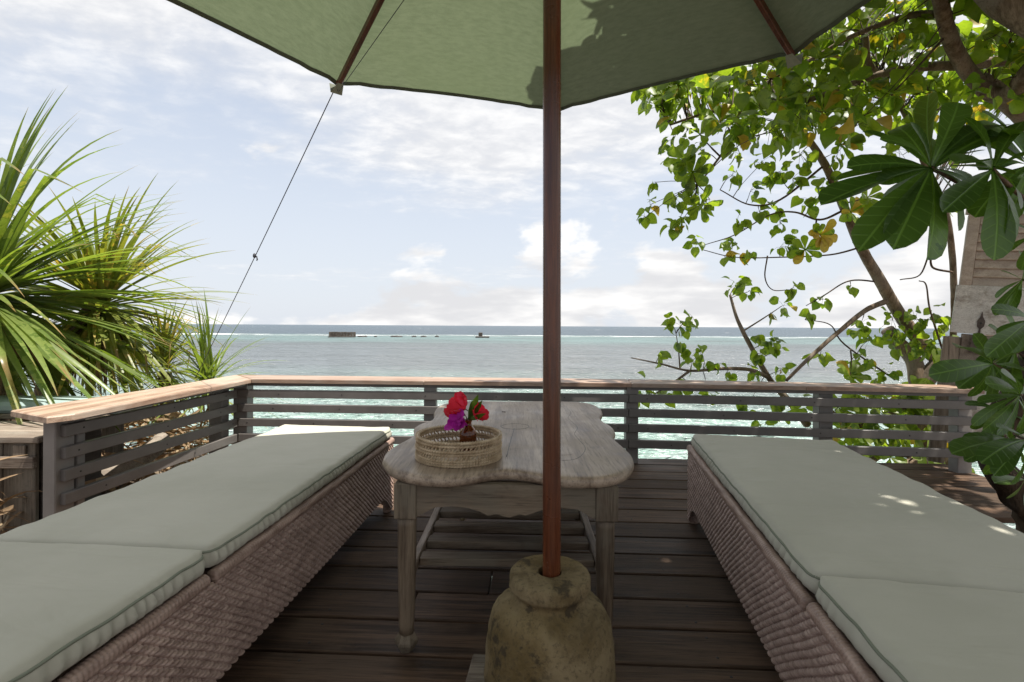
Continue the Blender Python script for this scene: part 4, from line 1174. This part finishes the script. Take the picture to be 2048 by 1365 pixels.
# dry litter on the slope
rr = random.Random(21); mb = MB()
lv = strip_leaf('tmp', M['dead'], 0.5, 0.035, 1.0, 0.3, 5, 6)
base_v = [v.co.copy() for v in lv.vertices]; base_f = [tuple(p.vertices) for p in lv.polygons]
bpy.data.meshes.remove(lv)
for i in range(900):
    x = -2.12 - abs(rr.gauss(0, 0.8)); y = rr.uniform(2.1, 4.15)
    z = ground_z(x, y) + rr.uniform(0.0, 0.28)
    Mx = Matrix.Translation((x, y, z)) @ Matrix.Rotation(rr.uniform(0, 6.28), 4, 'Z') @ Matrix.Rotation(rr.uniform(-.9, .5), 4, 'X') @ Matrix.Rotation(rr.uniform(-1.5, 1.5), 4, 'Y') @ Matrix.Scale(rr.uniform(.35, 1.0), 4)
    mb.add([Mx @ v for v in base_v], base_f, True)
o = mb.build('leaf_litter', M['dead'], kind='stuff')
tag(o, 'dry brown fallen leaves heaped behind the left railing', 'leaf litter')
for j, (pa, pb, rd, lab) in enumerate(((at(190, 985, 2.75), at(330, 880, 3.2), .07, 'bare pale log lying nearest behind the left slats'), (at(240, 1040, 2.8), at(370, 930, 3.4), .05, 'thin pale log lying in the leaf litter behind the left slats'))):
    mb = MB(); mb.tube([pa, pa.lerp(pb, .3) + Vector((0, 0, .03)), pa.lerp(pb, .7), pb], [rd, rd * .95, rd * .9, rd * .8], 12, wob=.25)
    o = mb.build('log', M['oldwood_x']); tag(o, lab, 'log')

# broad leaves
def broad_leaf(name, mat, prof, L, fold=0.18, curl=0.5, wav=0.03, seed=0):
    rr = random.Random(seed); vs = []; y = z = 0.0; n_ = len(prof) - 1
    ph = rr.uniform(0, 6)
    for i, (t, w) in enumerate(prof):
        vs += [(-w * L, y - (0.08 * L if i == 1 and w > .25 else 0), z + fold * w * L + wav * L * math.sin(ph + t * 9)), (0, y, z), (w * L, y - (0.08 * L if i == 1 and w > .25 else 0), z + fold * w * L + wav * L * math.sin(ph + 2 + t * 8))]
        if i < n_:
            dl = (prof[i + 1][0] - t) * L; a = -curl * (t - 0.15)
            y += dl * math.cos(a); z += dl * math.sin(a)
    fs = [(i * 3 + c, i * 3 + c + 1, (i + 1) * 3 + c + 1, (i + 1) * 3 + c) for i in range(n_) for c in (0, 1)]
    me = bpy.data.meshes.new(name); me.from_pydata(vs, [], fs)
    me.polygons.foreach_set('use_smooth', [True] * len(fs)); me.materials.append(mat); me.update()
    return me
HEART = [(0, .02), (.06, .30), (.22, .45), (.42, .46), (.62, .36), (.82, .18), (1, .0)]
OBOV = [(0, .015), (.12, .03), (.32, .085), (.55, .165), (.75, .215), (.90, .18), (.97, .10), (1, .0)]
heart = [broad_leaf('leaf', M['leaf'], HEART, 1.0, rnd_f, cu_, .03, i) for i, (rnd_f, cu_) in enumerate(((.15, .5), (.35, .9), (.55, .4), (-.1, .8), (.25, 1.3)))]
hearty = [broad_leaf('leaf', M['yellow'], HEART, 1.0, .3, .8, .05, 9)]
obov = [broad_leaf('leaf', M['leaf'], OBOV, 1.0, f_, c_, .012, 20 + i) for i, (f_, c_) in enumerate(((.3, .5), (.15, .9), (.45, .2)))]
obovy = [broad_leaf('leaf', M['yellow'], OBOV, 1.0, .3, 1.0, .03, 29)]

# ------------------------------------------------------------------ the tree on the right
tree = thing('seaside_tree', 'tall spreading tree with heart shaped leaves behind the right railing', 'tree', (3.35, 4.3, -1.2))
BRPTS = []
def branch(pts, r0, r1, mat='bark', n=8, name='branch', wob=.12):
    P = spline([tuple(p) for p in pts], 7); m_ = len(P)
    mb = MB(); mb.tube([Vector(p) for p in P], [r0 + (r1 - r0) * (i / (m_ - 1)) for i in range(m_)], n, wob=wob)
    BRPTS.extend([(Vector(p), r0 + (r1 - r0) * i / (m_ - 1)) for i, p in enumerate(P)])
    return mb.build(name, M[mat], tree)
base_t = Vector((3.35, 4.3, -1.2))
branch([base_t, at(1885, 950, 4.25), at(1850, 860, 4.2), at(1838, 770, 4.2)], 0.13, 0.085, name='trunk', n=14)
branch([at(1838, 775, 4.2), at(1880, 730, 4.15), at(1950, 700, 4.0), at(2060, 640, 3.8)], 0.075, 0.06, n=12)
branch([at(1838, 770, 4.2), at(1826, 720, 4.25), at(1795, 685, 4.3), at(1775, 660, 4.3)], 0.07, 0.055, n=12)
branch([at(1905, 745, 4.15), at(1850, 695, 4.2), at(1800, 630, 4.2), at(1762, 565, 4.1), at(1722, 495, 4.0), at(1690, 420, 3.9), at(1650, 330, 3.8), at(1600, 255, 3.7)], 0.062, 0.022, n=12)
branch([at(1772, 603, 4.1), at(1730, 622, 4.0), at(1680, 662, 3.95), at(1620, 715, 3.9), at(1572, 762, 3.85)], 0.024, 0.012)
branch([at(1615, 850, 4.4), at(1575, 800, 4.35), at(1540, 760, 4.3), at(1500, 690, 4.25), at(1475, 640, 4.2), at(1460, 590, 4.2)], 0.035, 0.010)
branch([at(1540, 757, 4.3), at(1500, 740, 4.2), at(1440, 738, 4.15), at(1380, 742, 4.1), at(1320, 728, 4.05), at(1262, 716, 4.0)], 0.020, 0.004)
branch([at(1380, 742, 4.1), at(1340, 770, 4.1), at(1290, 800, 4.1)], 0.012, 0.004)
branch([at(1484, 664, 4.22), at(1530, 635, 4.2), at(1560, 615, 4.2)], 0.008, 0.003)
branch([at(1360, 740, 4.1), at(1357, 700, 4.1), at(1352, 668, 4.1)], 0.007, 0.003)
branch([at(2090, 110, 2.5), at(2010, 190, 2.75), at(1950, 160, 2.8), at(1905, 90, 2.75), at(1880, 0, 2.6), at(1860, -120, 2.5)], 0.05, 0.030, n=12)
branch([at(2160, 60, 2.2), at(2060, 20, 2.3), at(1960, -60, 2.4), at(1850, -220, 2.4)], 0.10, 0.07, 'bark', n=14)
branch([at(2110, 300, 2.9), at(2040, 225, 2.85), at(1960, 160, 2.8)], 0.055, 0.045, n=12)
branch([at(2080, 110, 2.9), at(1960, 128, 3.0), at(1840, 135, 3.1), at(1760, 150, 3.2), at(1700, 170, 3.3), at(1600, 205, 3.4), at(1500, 215, 3.5), at(1420, 225, 3.6), at(1340, 250, 3.7)], 0.034, 0.008)
branch([at(1900, 30, 2.75), at(1830, 30, 2.9), at(1760, 50, 3.0), at(1690, 80, 3.1), at(1620, 120, 3.2), at(1540, 160, 3.3)], 0.022, 0.008)
branch([at(1730, 70, 3.2), at(1740, 130, 3.3), at(1790, 190, 3.4), at(1825, 260, 3.5), at(1850, 330, 3.6), at(1890, 420, 3.75), at(1905, 520, 3.9), at(1908, 640, 4.0), at(1900, 760, 4.1)], 0.020, 0.024)
branch([at(1480, 225, 3.5), at(1455, 290, 3.5), at(1420, 340, 3.5), at(1395, 370, 3.5)], 0.012, 0.005)
branch([at(1650, 330, 3.8), at(1560, 400, 3.9), at(1500, 410, 3.9), at(1440, 380, 3.9)], 0.010, 0.004, 'twig')
branch([at(1690, 420, 3.9), at(1640, 440, 3.9), at(1590, 425, 3.9), at(1540, 430, 3.9), at(1470, 470, 3.9), at(1410, 490, 3.9)], 0.010, 0.003, 'twig')
branch([at(1722, 495, 4.0), at(1660, 510, 4.0), at(1560, 515, 4.0), at(1470, 515, 4.0), at(1405, 500, 4.0)], 0.008, 0.003, 'twig')
branch([at(1535, 512, 4.0), at(1530, 555, 4.0), at(1545, 580, 4.0), at(1580, 580, 4.0)], 0.006, 0.003, 'twig')
branch([at(1765, 565, 4.1), at(1700, 562, 4.1), at(1650, 590, 4.1), at(1612, 612, 4.1)], 0.008, 0.003, 'twig')
branch([at(1905, 545, 3.8), at(1865, 535, 3.8), at(1860, 505, 3.8), at(1840, 550, 3.8), at(1800, 560, 3.8)], 0.009, 0.004, 'twig', wob=0)
branch([at(1885, 700, 3.9), at(1860, 620, 3.9), at(1852, 570, 3.9), at(1838, 562, 3.9)], 0.008, 0.004, 'twig')
branch([at(1640, 800, 4.1), at(1700, 850, 4.1), at(1760, 840, 4.1), at(1840, 790, 4.1)], 0.012, 0.03)
branch([at(1790, 935, 4.0), at(1840, 920, 4.1), at(1880, 930, 4.2)], 0.03, 0.05)
branch([at(1730, 930, 4.0), at(1780, 905, 4.1), at(1850, 915, 4.2)], 0.02, 0.045)
branch([at(1790, 760, 4.2), at(1690, 690, 4.1), at(1660, 650, 4.1), at(1610, 640, 4.1)], 0.008, 0.003, 'twig')
# overhead limbs that carry the shading crown, above the picture
branch([at(1960, -60, 2.4), Vector((1.9, 2.2, 3.3)), Vector((1.2, 2.1, 3.7)), Vector((0.7, 2.0, 3.9))], 0.07, 0.02, n=10)
branch([Vector((2.0, 2.25, 3.25)), Vector((2.2, 1.4, 3.6)), Vector((2.0, 0.5, 3.9))], 0.06, 0.02, n=10)

LV = []            # (pixel size in view, mesh, matrix)
rt = random.Random(99)
TW = MB()
BP = np.array([tuple(p) for p, r in BRPTS])
def in_view(p):
    if p.y < 0.3: return False
    u = p.x / p.y * F; v = (p.z - CAMH) / p.y * F
    return abs(u) < 1060 and -740 < v < 680
def attach(c):
    d = np.linalg.norm(BP - np.array(c)[None, :], axis=1); return Vector(BP[int(d.argmin())])
def twig_to(c, r=0.0035):
    a = attach(c)
    mid = (a + Vector(c)) / 2 + Vector((rt.uniform(-.05, .05), rt.uniform(-.05, .05), rt.uniform(-.03, .06))) * min(1.0, (Vector(c) - a).length * 2)
    TW.tube(spline([tuple(a), tuple(mid), tuple(c)], 4), [r * 1.5] * 4 + [r] * 5, 5, cap=False)
def rv():
    while True:
        v = Vector((rt.uniform(-1, 1), rt.uniform(-1, 1), rt.uniform(-1, 1)))
        if v.length < 1: return v
def hearts(c, r, n, size=0.085, yel=0.04, twig=True):
    c = Vector(c)
    if twig: twig_to(c, 0.0022)
    for i in range(n):
        o_ = rv(); p = c + o_ * r
        a = (o_ * 0.7 + Vector((rt.uniform(-.5, .5), rt.uniform(-.5, .3), -0.55 + rt.uniform(-.4, .4)))).normalized()
        nn = Vector((rt.uniform(-.9, .9), rt.uniform(-1.0, .5), rt.uniform(.1, 1.0)))
        me = hearty[0] if rt.random() < yel else rt.choice(heart)
        s = size * rt.uniform(.62, 1.3)
        LV.append((s / max(p.y, .3) if in_view(p) else 0, me, orient(p, a, nn, s, s * rt.uniform(.8, 1.05))))
        if twig and rt.random() < .7: TW.tube([c, (c + p) / 2 + Vector((0, 0, .01)), p], 0.0011, 4, cap=False)
def rosette(c, axis, n, L=0.13, yel=0.0, twig=True, spread=(0.1, 1.1)):
    c = Vector(c); axis = Vector(axis).normalized(); x = axis.orthogonal().normalized(); y = axis.cross(x)
    if twig: twig_to(c, 0.0045)
    for i in range(n):
        a = i * 2.4 + rt.uniform(-.3, .3); up = rt.uniform(*spread)
        d = (x * math.cos(a) + y * math.sin(a)) + axis * up
        me = obovy[0] if rt.random() < yel else rt.choice(obov)
        s = L * rt.uniform(.7, 1.1)
        LV.append((s * .6 / max(c.y, .3) if in_view(c) else 0, me, orient(c, d, axis + rv() * .25, s, s * rt.uniform(.9, 1.25))))
# drooping arm at the left of the crown
for px, py, d, r, n in ((1300, 195, 3.6, .05, 4), (1345, 280, 3.6, .07, 7), (1375, 260, 3.6, .08, 8), (1400, 300, 3.55, .09, 9), (1340, 330, 3.6, .07, 8), (1385, 380, 3.5, .08, 9), (1350, 400, 3.5, .06, 6), (1420, 400, 3.5, .05, 5), (1310, 365, 3.6, .04, 4),
        (1290, 435, 3.6, .04, 5), (1350, 455, 3.5, .05, 6), (1300, 410, 3.6, .04, 4), (1395, 487, 3.9, .06, 7), (1362, 445, 3.5, .05, 6),
        (1465, 350, 3.8, .06, 7), (1480, 310, 3.7, .07, 7), (1520, 330, 3.7, .08, 9), (1560, 345, 3.8, .09, 10), (1585, 360, 3.8, .07, 8), (1500, 385, 3.9, .05, 6), (1545, 415, 3.9, .07, 9), (1475, 440, 3.9, .06, 7), (1465, 495, 4, .06, 7), (1520, 425, 3.9, .05, 5), (1560, 450, 3.9, .06, 7),
        (1560, 495, 4, .07, 8), (1500, 505, 4, .05, 5), (1450, 520, 4, .03, 3), (1585, 480, 4, .05, 6), (1620, 400, 3.9, .09, 10), (1650, 360, 3.8, .09, 10), (1600, 310, 3.7, .1, 11), (1680, 300, 3.7, .1, 11),
        (1474, 570, 4.2, .085, 13), (1495, 585, 4.2, .05, 6), (1566, 612, 4.2, .06, 7), (1540, 628, 4.2, .04, 4), (1586, 576, 4.0, .05, 6), (1645, 600, 4.1, .06, 6), (1615, 630, 4.1, .05, 6), (1700, 575, 4.1, .03, 3),
        (1362, 655, 4.1, .08, 10), (1340, 645, 4.1, .05, 5), (1385, 635, 4.1, .05, 5), (1318, 712, 4.05, .05, 6), (1385, 722, 4.1, .07, 8), (1402, 700, 4.1, .05, 5), (1365, 690, 4.1, .05, 5), (1430, 730, 4.1, .05, 6), (1450, 750, 4.2, .06, 6),
        (1540, 685, 4.25, .07, 9), (1555, 700, 4.25, .05, 6), (1525, 705, 4.2, .06, 7), (1510, 675, 4.2, .04, 4), (1500, 745, 4.2, .06, 6), (1565, 740, 4.2, .05, 5),
        (1640, 712, 4, .06, 7), (1720, 650, 4.1, .09, 9), (1740, 680, 4.1, .09, 9), (1785, 640, 4.1, .11, 11), (1800, 680, 4.1, .1, 10), (1830, 640, 4, .1, 10), (1865, 630, 3.95, .1, 10), (1840, 690, 4, .1, 10), (1880, 670, 3.9, .1, 9), (1735, 720, 4.1, .08, 8), (1700, 735, 4.1, .07, 8), (1770, 745, 4.1, .1, 9), (1870, 700, 3.9, .1, 9),
        (1283, 795, 4.1, .07, 7), (1330, 800, 4.1, .07, 8), (1290, 770, 4.1, .06, 6), (1350, 775, 4.1, .06, 6), (1414, 783, 4.1, .07, 7), (1380, 775, 4.1, .05, 5), (1550, 815, 4.3, .08, 8), (1600, 805, 4.3, .07, 7), (1490, 815, 4.3, .05, 4), (1530, 850, 4.3, .05, 4),
        (1520, 260, 3.5, .1, 12), (1570, 250, 3.5, .1, 12), (1480, 260, 3.5, .09, 10), (1440, 230, 3.5, .09, 10), (1500, 200, 3.4, .1, 11), (1560, 190, 3.3, .1, 12), (1620, 230, 3.4, .1, 12), (1680, 210, 3.3, .11, 12)):
    hearts(at(px, py, d), r, n)
for px, py, d, n, ax, ye in ((1320, 215, 3.5, 9, (-.3, -.4, .7), .0), (1400, 270, 3.4, 10, (-.2, -.6, .5), .05), (1385, 345, 3.4, 11, (-.2, -.7, -.3), .0), (1400, 410, 3.4, 9, (0, -.6, -.6), .0), (1440, 245, 3.4, 10, (-.1, -.6, .5), .1),
        (1350, 235, 3.5, 8, (-.5, -.4, .3), .2), (1370, 320, 3.4, 9, (-.4, -.5, .1), .1), (1520, 220, 3.2, 10, (0, -.7, .4), .05), (1590, 190, 3.1, 11, (0, -.8, .4), .1), (1680, 290, 3.3, 12, (.0, -.9, .2), .1), (1645, 225, 3.1, 10, (0, -.7, .4), .25),
        (1640, 470, 3.8, 12, (0, -.7, -.2), .55), (1700, 425, 3.8, 11, (0, -.8, .2), .3), (1610, 500, 3.9, 9, (-.2, -.6, .0), .1), (1560, 150, 3.0, 10, (0, -.7, .5), .1), (1640, 120, 2.9, 11, (0, -.7, .5), .15),
        (1700, 752, 4.0, 10, (-.1, -.6, .5), .05), (1675, 815, 4.0, 11, (0, -.7, .4), .0), (1640, 845, 4.0, 9, (0, -.6, .5), .0), (1720, 870, 4.0, 11, (0, -.7, .4), .0), (1760, 820, 4.0, 11, (0, -.7, .4), .0), (1800, 870, 4.0, 11, (.1, -.7, .4), .0), (1860, 850, 3.9, 10, (0, -.7, .4), .0),
        (1560, 830, 4.2, 8, (0, -.6, .5), .0), (1850, 905, 3.9, 10, (0, -.7, .4), .05), (1780, 915, 3.9, 9, (0, -.7, .4), .05), (1830, 790, 4.0, 10, (0, -.7, .4), .0), (1700, 905, 4.0, 9, (0, -.7, .4), .1), (1735, 395, 3.7, 9, (0, -.8, .3), .1)):
    rosette(at(px, py, d), ax, n, 0.15 if py < 520 else 0.16, ye)
# dense upper crown along and behind the parasol's edge
for i in range(130):
    px = rt.uniform(1490, 2070); lo = 255 - 0.28 * (px - 1490); py = rt.uniform(-60, max(110, lo + (90 if px > 1700 else 40)))
    if py < 0.62 * (1640 - px) - 20: continue
    d = rt.uniform(2.6, 4.2)
    if rt.random() < .72: hearts(at(px, py, d), .11, rt.randint(6, 10), 0.10, .05)
    else: rosette(at(px, py, d), (rt.uniform(-.3, .3), -.8, rt.uniform(0, .6)), 9, 0.15, .07)
for i in range(95):
    px = rt.uniform(1290, 1780); e = 195 - (px - 1130) * 0.245
    py = e + rt.uniform(5, 1) * 0 + rt.random() ** 1.2 * (175 if px > 1440 else 90) * min(1, (px - 1270) / 60)
    d = rt.uniform(3.1, 4.3)
    if rt.random() < .75: hearts(at(px, py, d), .10, rt.randint(6, 10), 0.10, .05)
    else: rosette(at(px, py, d), (rt.uniform(-.4, .3), -.8, rt.uniform(0, .6)), 9, 0.14, .07)
for i in range(26):                                     # green depth at the right rim
    hearts(at(rt.uniform(1790, 2060), rt.uniform(60, 420), rt.uniform(3.2, 4.4)), .12, 8, 0.10, .03)
for i in range(44):                                     # thicket behind the right railing
    hearts(at(rt.uniform(1650, 1960), rt.uniform(790, 930), rt.uniform(3.9, 4.6)), .12, 8, 0.10, .06)
# the crown overhead that shades the deck
def shade_ok(p):
    t = p.z - 1.95; sx, sy = p.x - SUN_DIR.x / SUN_DIR.z * t, p.y - SUN_DIR.y / SUN_DIR.z * t      # where its shadow lands at canopy height
    lim = 0.20 + 0.38 * max(0, 2.25 - sy) + 0.10 * noise.noise(Vector((sx * 5, sy * 5, 1)))
    return sx > lim
for i in range(1250):
    p = Vector((rt.uniform(0.5, 3.1), rt.uniform(-0.25, 2.3) if i % 4 else rt.uniform(2.3, 2.9), rt.uniform(2.75, 3.8)))
    v = (p.z - CAMH) / max(p.y, .2) * F
    if v < 720 and abs(p.x / max(p.y, .2)) < 1.1: continue
    if not shade_ok(p): continue
    hearts(p, .17, 9, 0.13, .03, twig=False)
for i in range(80):
    p = Vector((rt.uniform(2.5, 3.9), rt.uniform(1.9, 2.95), rt.uniform(2.85, 3.3)))
    hearts(p, .17, 9, 0.12, .03, twig=False)
for i in range(40):
    p = Vector((rt.uniform(1.45, 2.6), rt.uniform(0.1, 2.1), rt.uniform(2.95, 3.4)))
    if (p.z - CAMH) / p.y * F > 720: hearts(p, .17, 9, 0.13, .03, twig=False)
for i in range(60):
    t = rt.random(); p = Vector((0.6 + rt.uniform(-.1, .5), 1.4 + 1.0 * t, 2.55 + rt.uniform(0, .3)))
    if shade_ok(p) and (p.z - CAMH) / p.y * F > 720: rosette(p, (rt.uniform(-.4, .2), 0, 1), 8, 0.16, 0, twig=False)

LV.sort(key=lambda e: -e[0])
for s, me, Mx in LV[:300]: place('leaf', me, tree, Mx)
def join_leaves(rest, name, parent, mats):
    groups = {}
    for s, me, Mx in rest: groups.setdefault(me.name, (me, []))[1].append(Mx)
    Vl, Fl, Ml = [], [], []; off = 0
    for me, mats_ in groups.values():
        v = np.array([tuple(a.co) for a in me.vertices]); f = np.array([tuple(p.vertices) for p in me.polygons])
        mi = mats.index(me.materials[0])
        v4 = np.c_[v, np.ones(len(v))]
        for Mx in mats_:
            Vl.append((v4 @ np.array(Mx).T)[:, :3]); Fl.append(f + off); off += len(v); Ml.append(np.full(len(f), mi))
    V_ = np.concatenate(Vl) - np.array(base_of(parent))[None, :]
    me = mesh_np(name, V_, np.concatenate(Fl), mats[0])
    for m_ in mats[1:]: me.materials.append(m_)
    me.polygons.foreach_set('material_index', np.concatenate(Ml).astype(np.int32)); me.update()
    return link(name, me, parent, kind='stuff')
join_leaves(LV[300:], 'foliage', tree, [M['leaf'], M['yellow']])
o = TW.build('twig', M['twig'], tree, kind='stuff')

# ------------------------------------------------------------------ glossy shrub in the right foreground
shr = thing('glossy_shrub', 'dark glossy leaved shrub on a gnarled trunk at the right edge', 'shrub', (2.36, 2.2, -0.3))
mb = MB(); P = spline([(2.42, 2.2, -0.5), at(2075, 1060, 2.2), at(2035, 985, 2.2), at(1990, 930, 2.2), at(2000, 850, 2.15), at(2040, 770, 2.1), at(2100, 650, 2.0), at(2160, 480, 1.8), at(2120, 420, 1.5)], 8)
mb.tube([Vector(p) for p in P], [0.075 - 0.05 * i / len(P) for i in range(len(P))], 14, wob=.5); mb.build('trunk', M['darkbark'], shr)
BIG = [broad_leaf('leaf', M['shrub'], [(0, .014), (.10, .02), (.25, .045), (.45, .082), (.65, .118), (.80, .128), (.91, .106), (.97, .062), (1, .0)], 1.0, f_, c_, .008, 40 + i) for i, (f_, c_) in enumerate(((.25, .45), (.12, .75), (.4, .3)))]
rs = random.Random(77)
def stem(a, b, r=0.006):
    mid = (a + b) / 2 + Vector((0, 0, -0.03)); mb = MB(); mb.tube(spline([tuple(a), tuple(mid), tuple(b)], 5), [r * 1.3] * 5 + [r] * 6, 8); mb.build('stem', M['twig'], shr)
def tipleaf(c, tip, dd, w=1.0):
    q = at(tip[0], tip[1], dd); v = q - c
    nn = Vector((rs.uniform(-.8, .8), -0.6 + rs.uniform(-.3, .3), 0.75 + rs.uniform(-.35, .35)))
    s = v.length * 1.04
    place('leaf', rs.choice(BIG), shr, orient(c, v, nn, s, s * w))
c = at(1862, 336, 1.35); stem(at(2120, 425, 1.5), c)
for tip, dd, w in (((1714, 316), 1.30, 1.1), ((1742, 250), 1.42, 1.0), ((1790, 228), 1.5, 1.0), ((1846, 178), 1.45, .75), ((1935, 176), 1.38, 1.05), ((2004, 205), 1.42, 1.0), ((2055, 225), 1.5, 1.0), ((1653, 388), 1.28, 1.0), ((1675, 350), 1.45, 1.0),
                   ((1727, 479), 1.22, .9), ((1798, 478), 1.2, 1.0), ((1877, 506), 1.2, .95), ((1960, 440), 1.22, 1.0), ((2030, 330), 1.3, 1.0), ((1900, 250), 1.6, 1.0), ((1760, 400), 1.5, 1.0)):
    tipleaf(c, tip, dd, w)
for i in range(9):
    a = rs.uniform(0, 6.28); tipleaf(c, (1862 + math.cos(a) * rs.uniform(70, 130), 336 + math.sin(a) * rs.uniform(60, 120)), rs.uniform(1.25, 1.42), 1.1)
c = at(1985, 340, 1.30); stem(at(2120, 420, 1.5), c)
for tip, dd, w in (((2004, 502), 1.2, 1.0), ((2060, 480), 1.2, 1.0), ((2070, 400), 1.2, 1.1), ((1960, 225), 1.3, 1.1), ((2075, 290), 1.25, 1.1), ((1900, 410), 1.2, 1.0), ((1930, 300), 1.15, 1.0), ((2040, 230), 1.35, 1.0)):
    tipleaf(c, tip, dd, w)
for i in range(16):
    a = rs.uniform(0, 6.28); c = at(2058, 330, 1.42); tipleaf(c, (2058 + math.cos(a) * rs.uniform(80, 150), 330 + math.sin(a) * rs.uniform(80, 150)), rs.uniform(1.3, 1.5), 1.1)
for (cx_, cy_, cd_, tips) in (
    (1985, 728, 1.95, ((1919, 685), (1955, 672), (2009, 668), (1890, 742), (2050, 690), (1922, 770), (1950, 800), (2040, 780), (2060, 740), (1990, 800))),
    (2045, 560, 1.9, ((1985, 590), (2005, 540), (2050, 500), (2080, 560), (2020, 620), (1990, 625))),
    (2040, 790, 1.85, ((1939, 842), (1960, 800), (1990, 760), (2020, 740), (2070, 760), (1975, 860), (2010, 870), (2060, 860))),
    (2020, 880, 1.95, ((1916, 892), (1933, 917), (1975, 951), (1940, 868), (1985, 830), (2030, 820), (2065, 850), (2060, 920), (2010, 950))),
    (2030, 700, 2.05, ((1960, 720), (1985, 650), (2030, 630), (2070, 680), (1975, 770), (2020, 790), (2065, 760))),
    (2000, 820, 2.1, ((1930, 800), (1945, 860), (1975, 900), (2020, 900), (2050, 840), (2030, 770), (1970, 760))),
    (2055, 880, 1.8, ((1980, 900), (1995, 940), (2040, 970), (2000, 850), (2050, 800), (2075, 930))),
    (2050, 960, 2.0, ((1995, 960), (2020, 1000), (2060, 1020), (2010, 920), (2070, 960))),
    (2070, 470, 1.7, ((2020, 440), (2010, 500), (2040, 540), (2080, 530), (2060, 420))),
    (2060, 640, 1.8, ((2000, 660), (2010, 610), (2030, 700), (2060, 570), (1990, 700)))):
    c = at(cx_, cy_, cd_); stem(Vector(P[min(range(len(P)), key=lambda i: (Vector(P[i]) - c).length)]), c, .005)
    for tip in tips: tipleaf(c, tip, cd_ + rs.uniform(-.12, .10), rs.uniform(.9, 1.15))
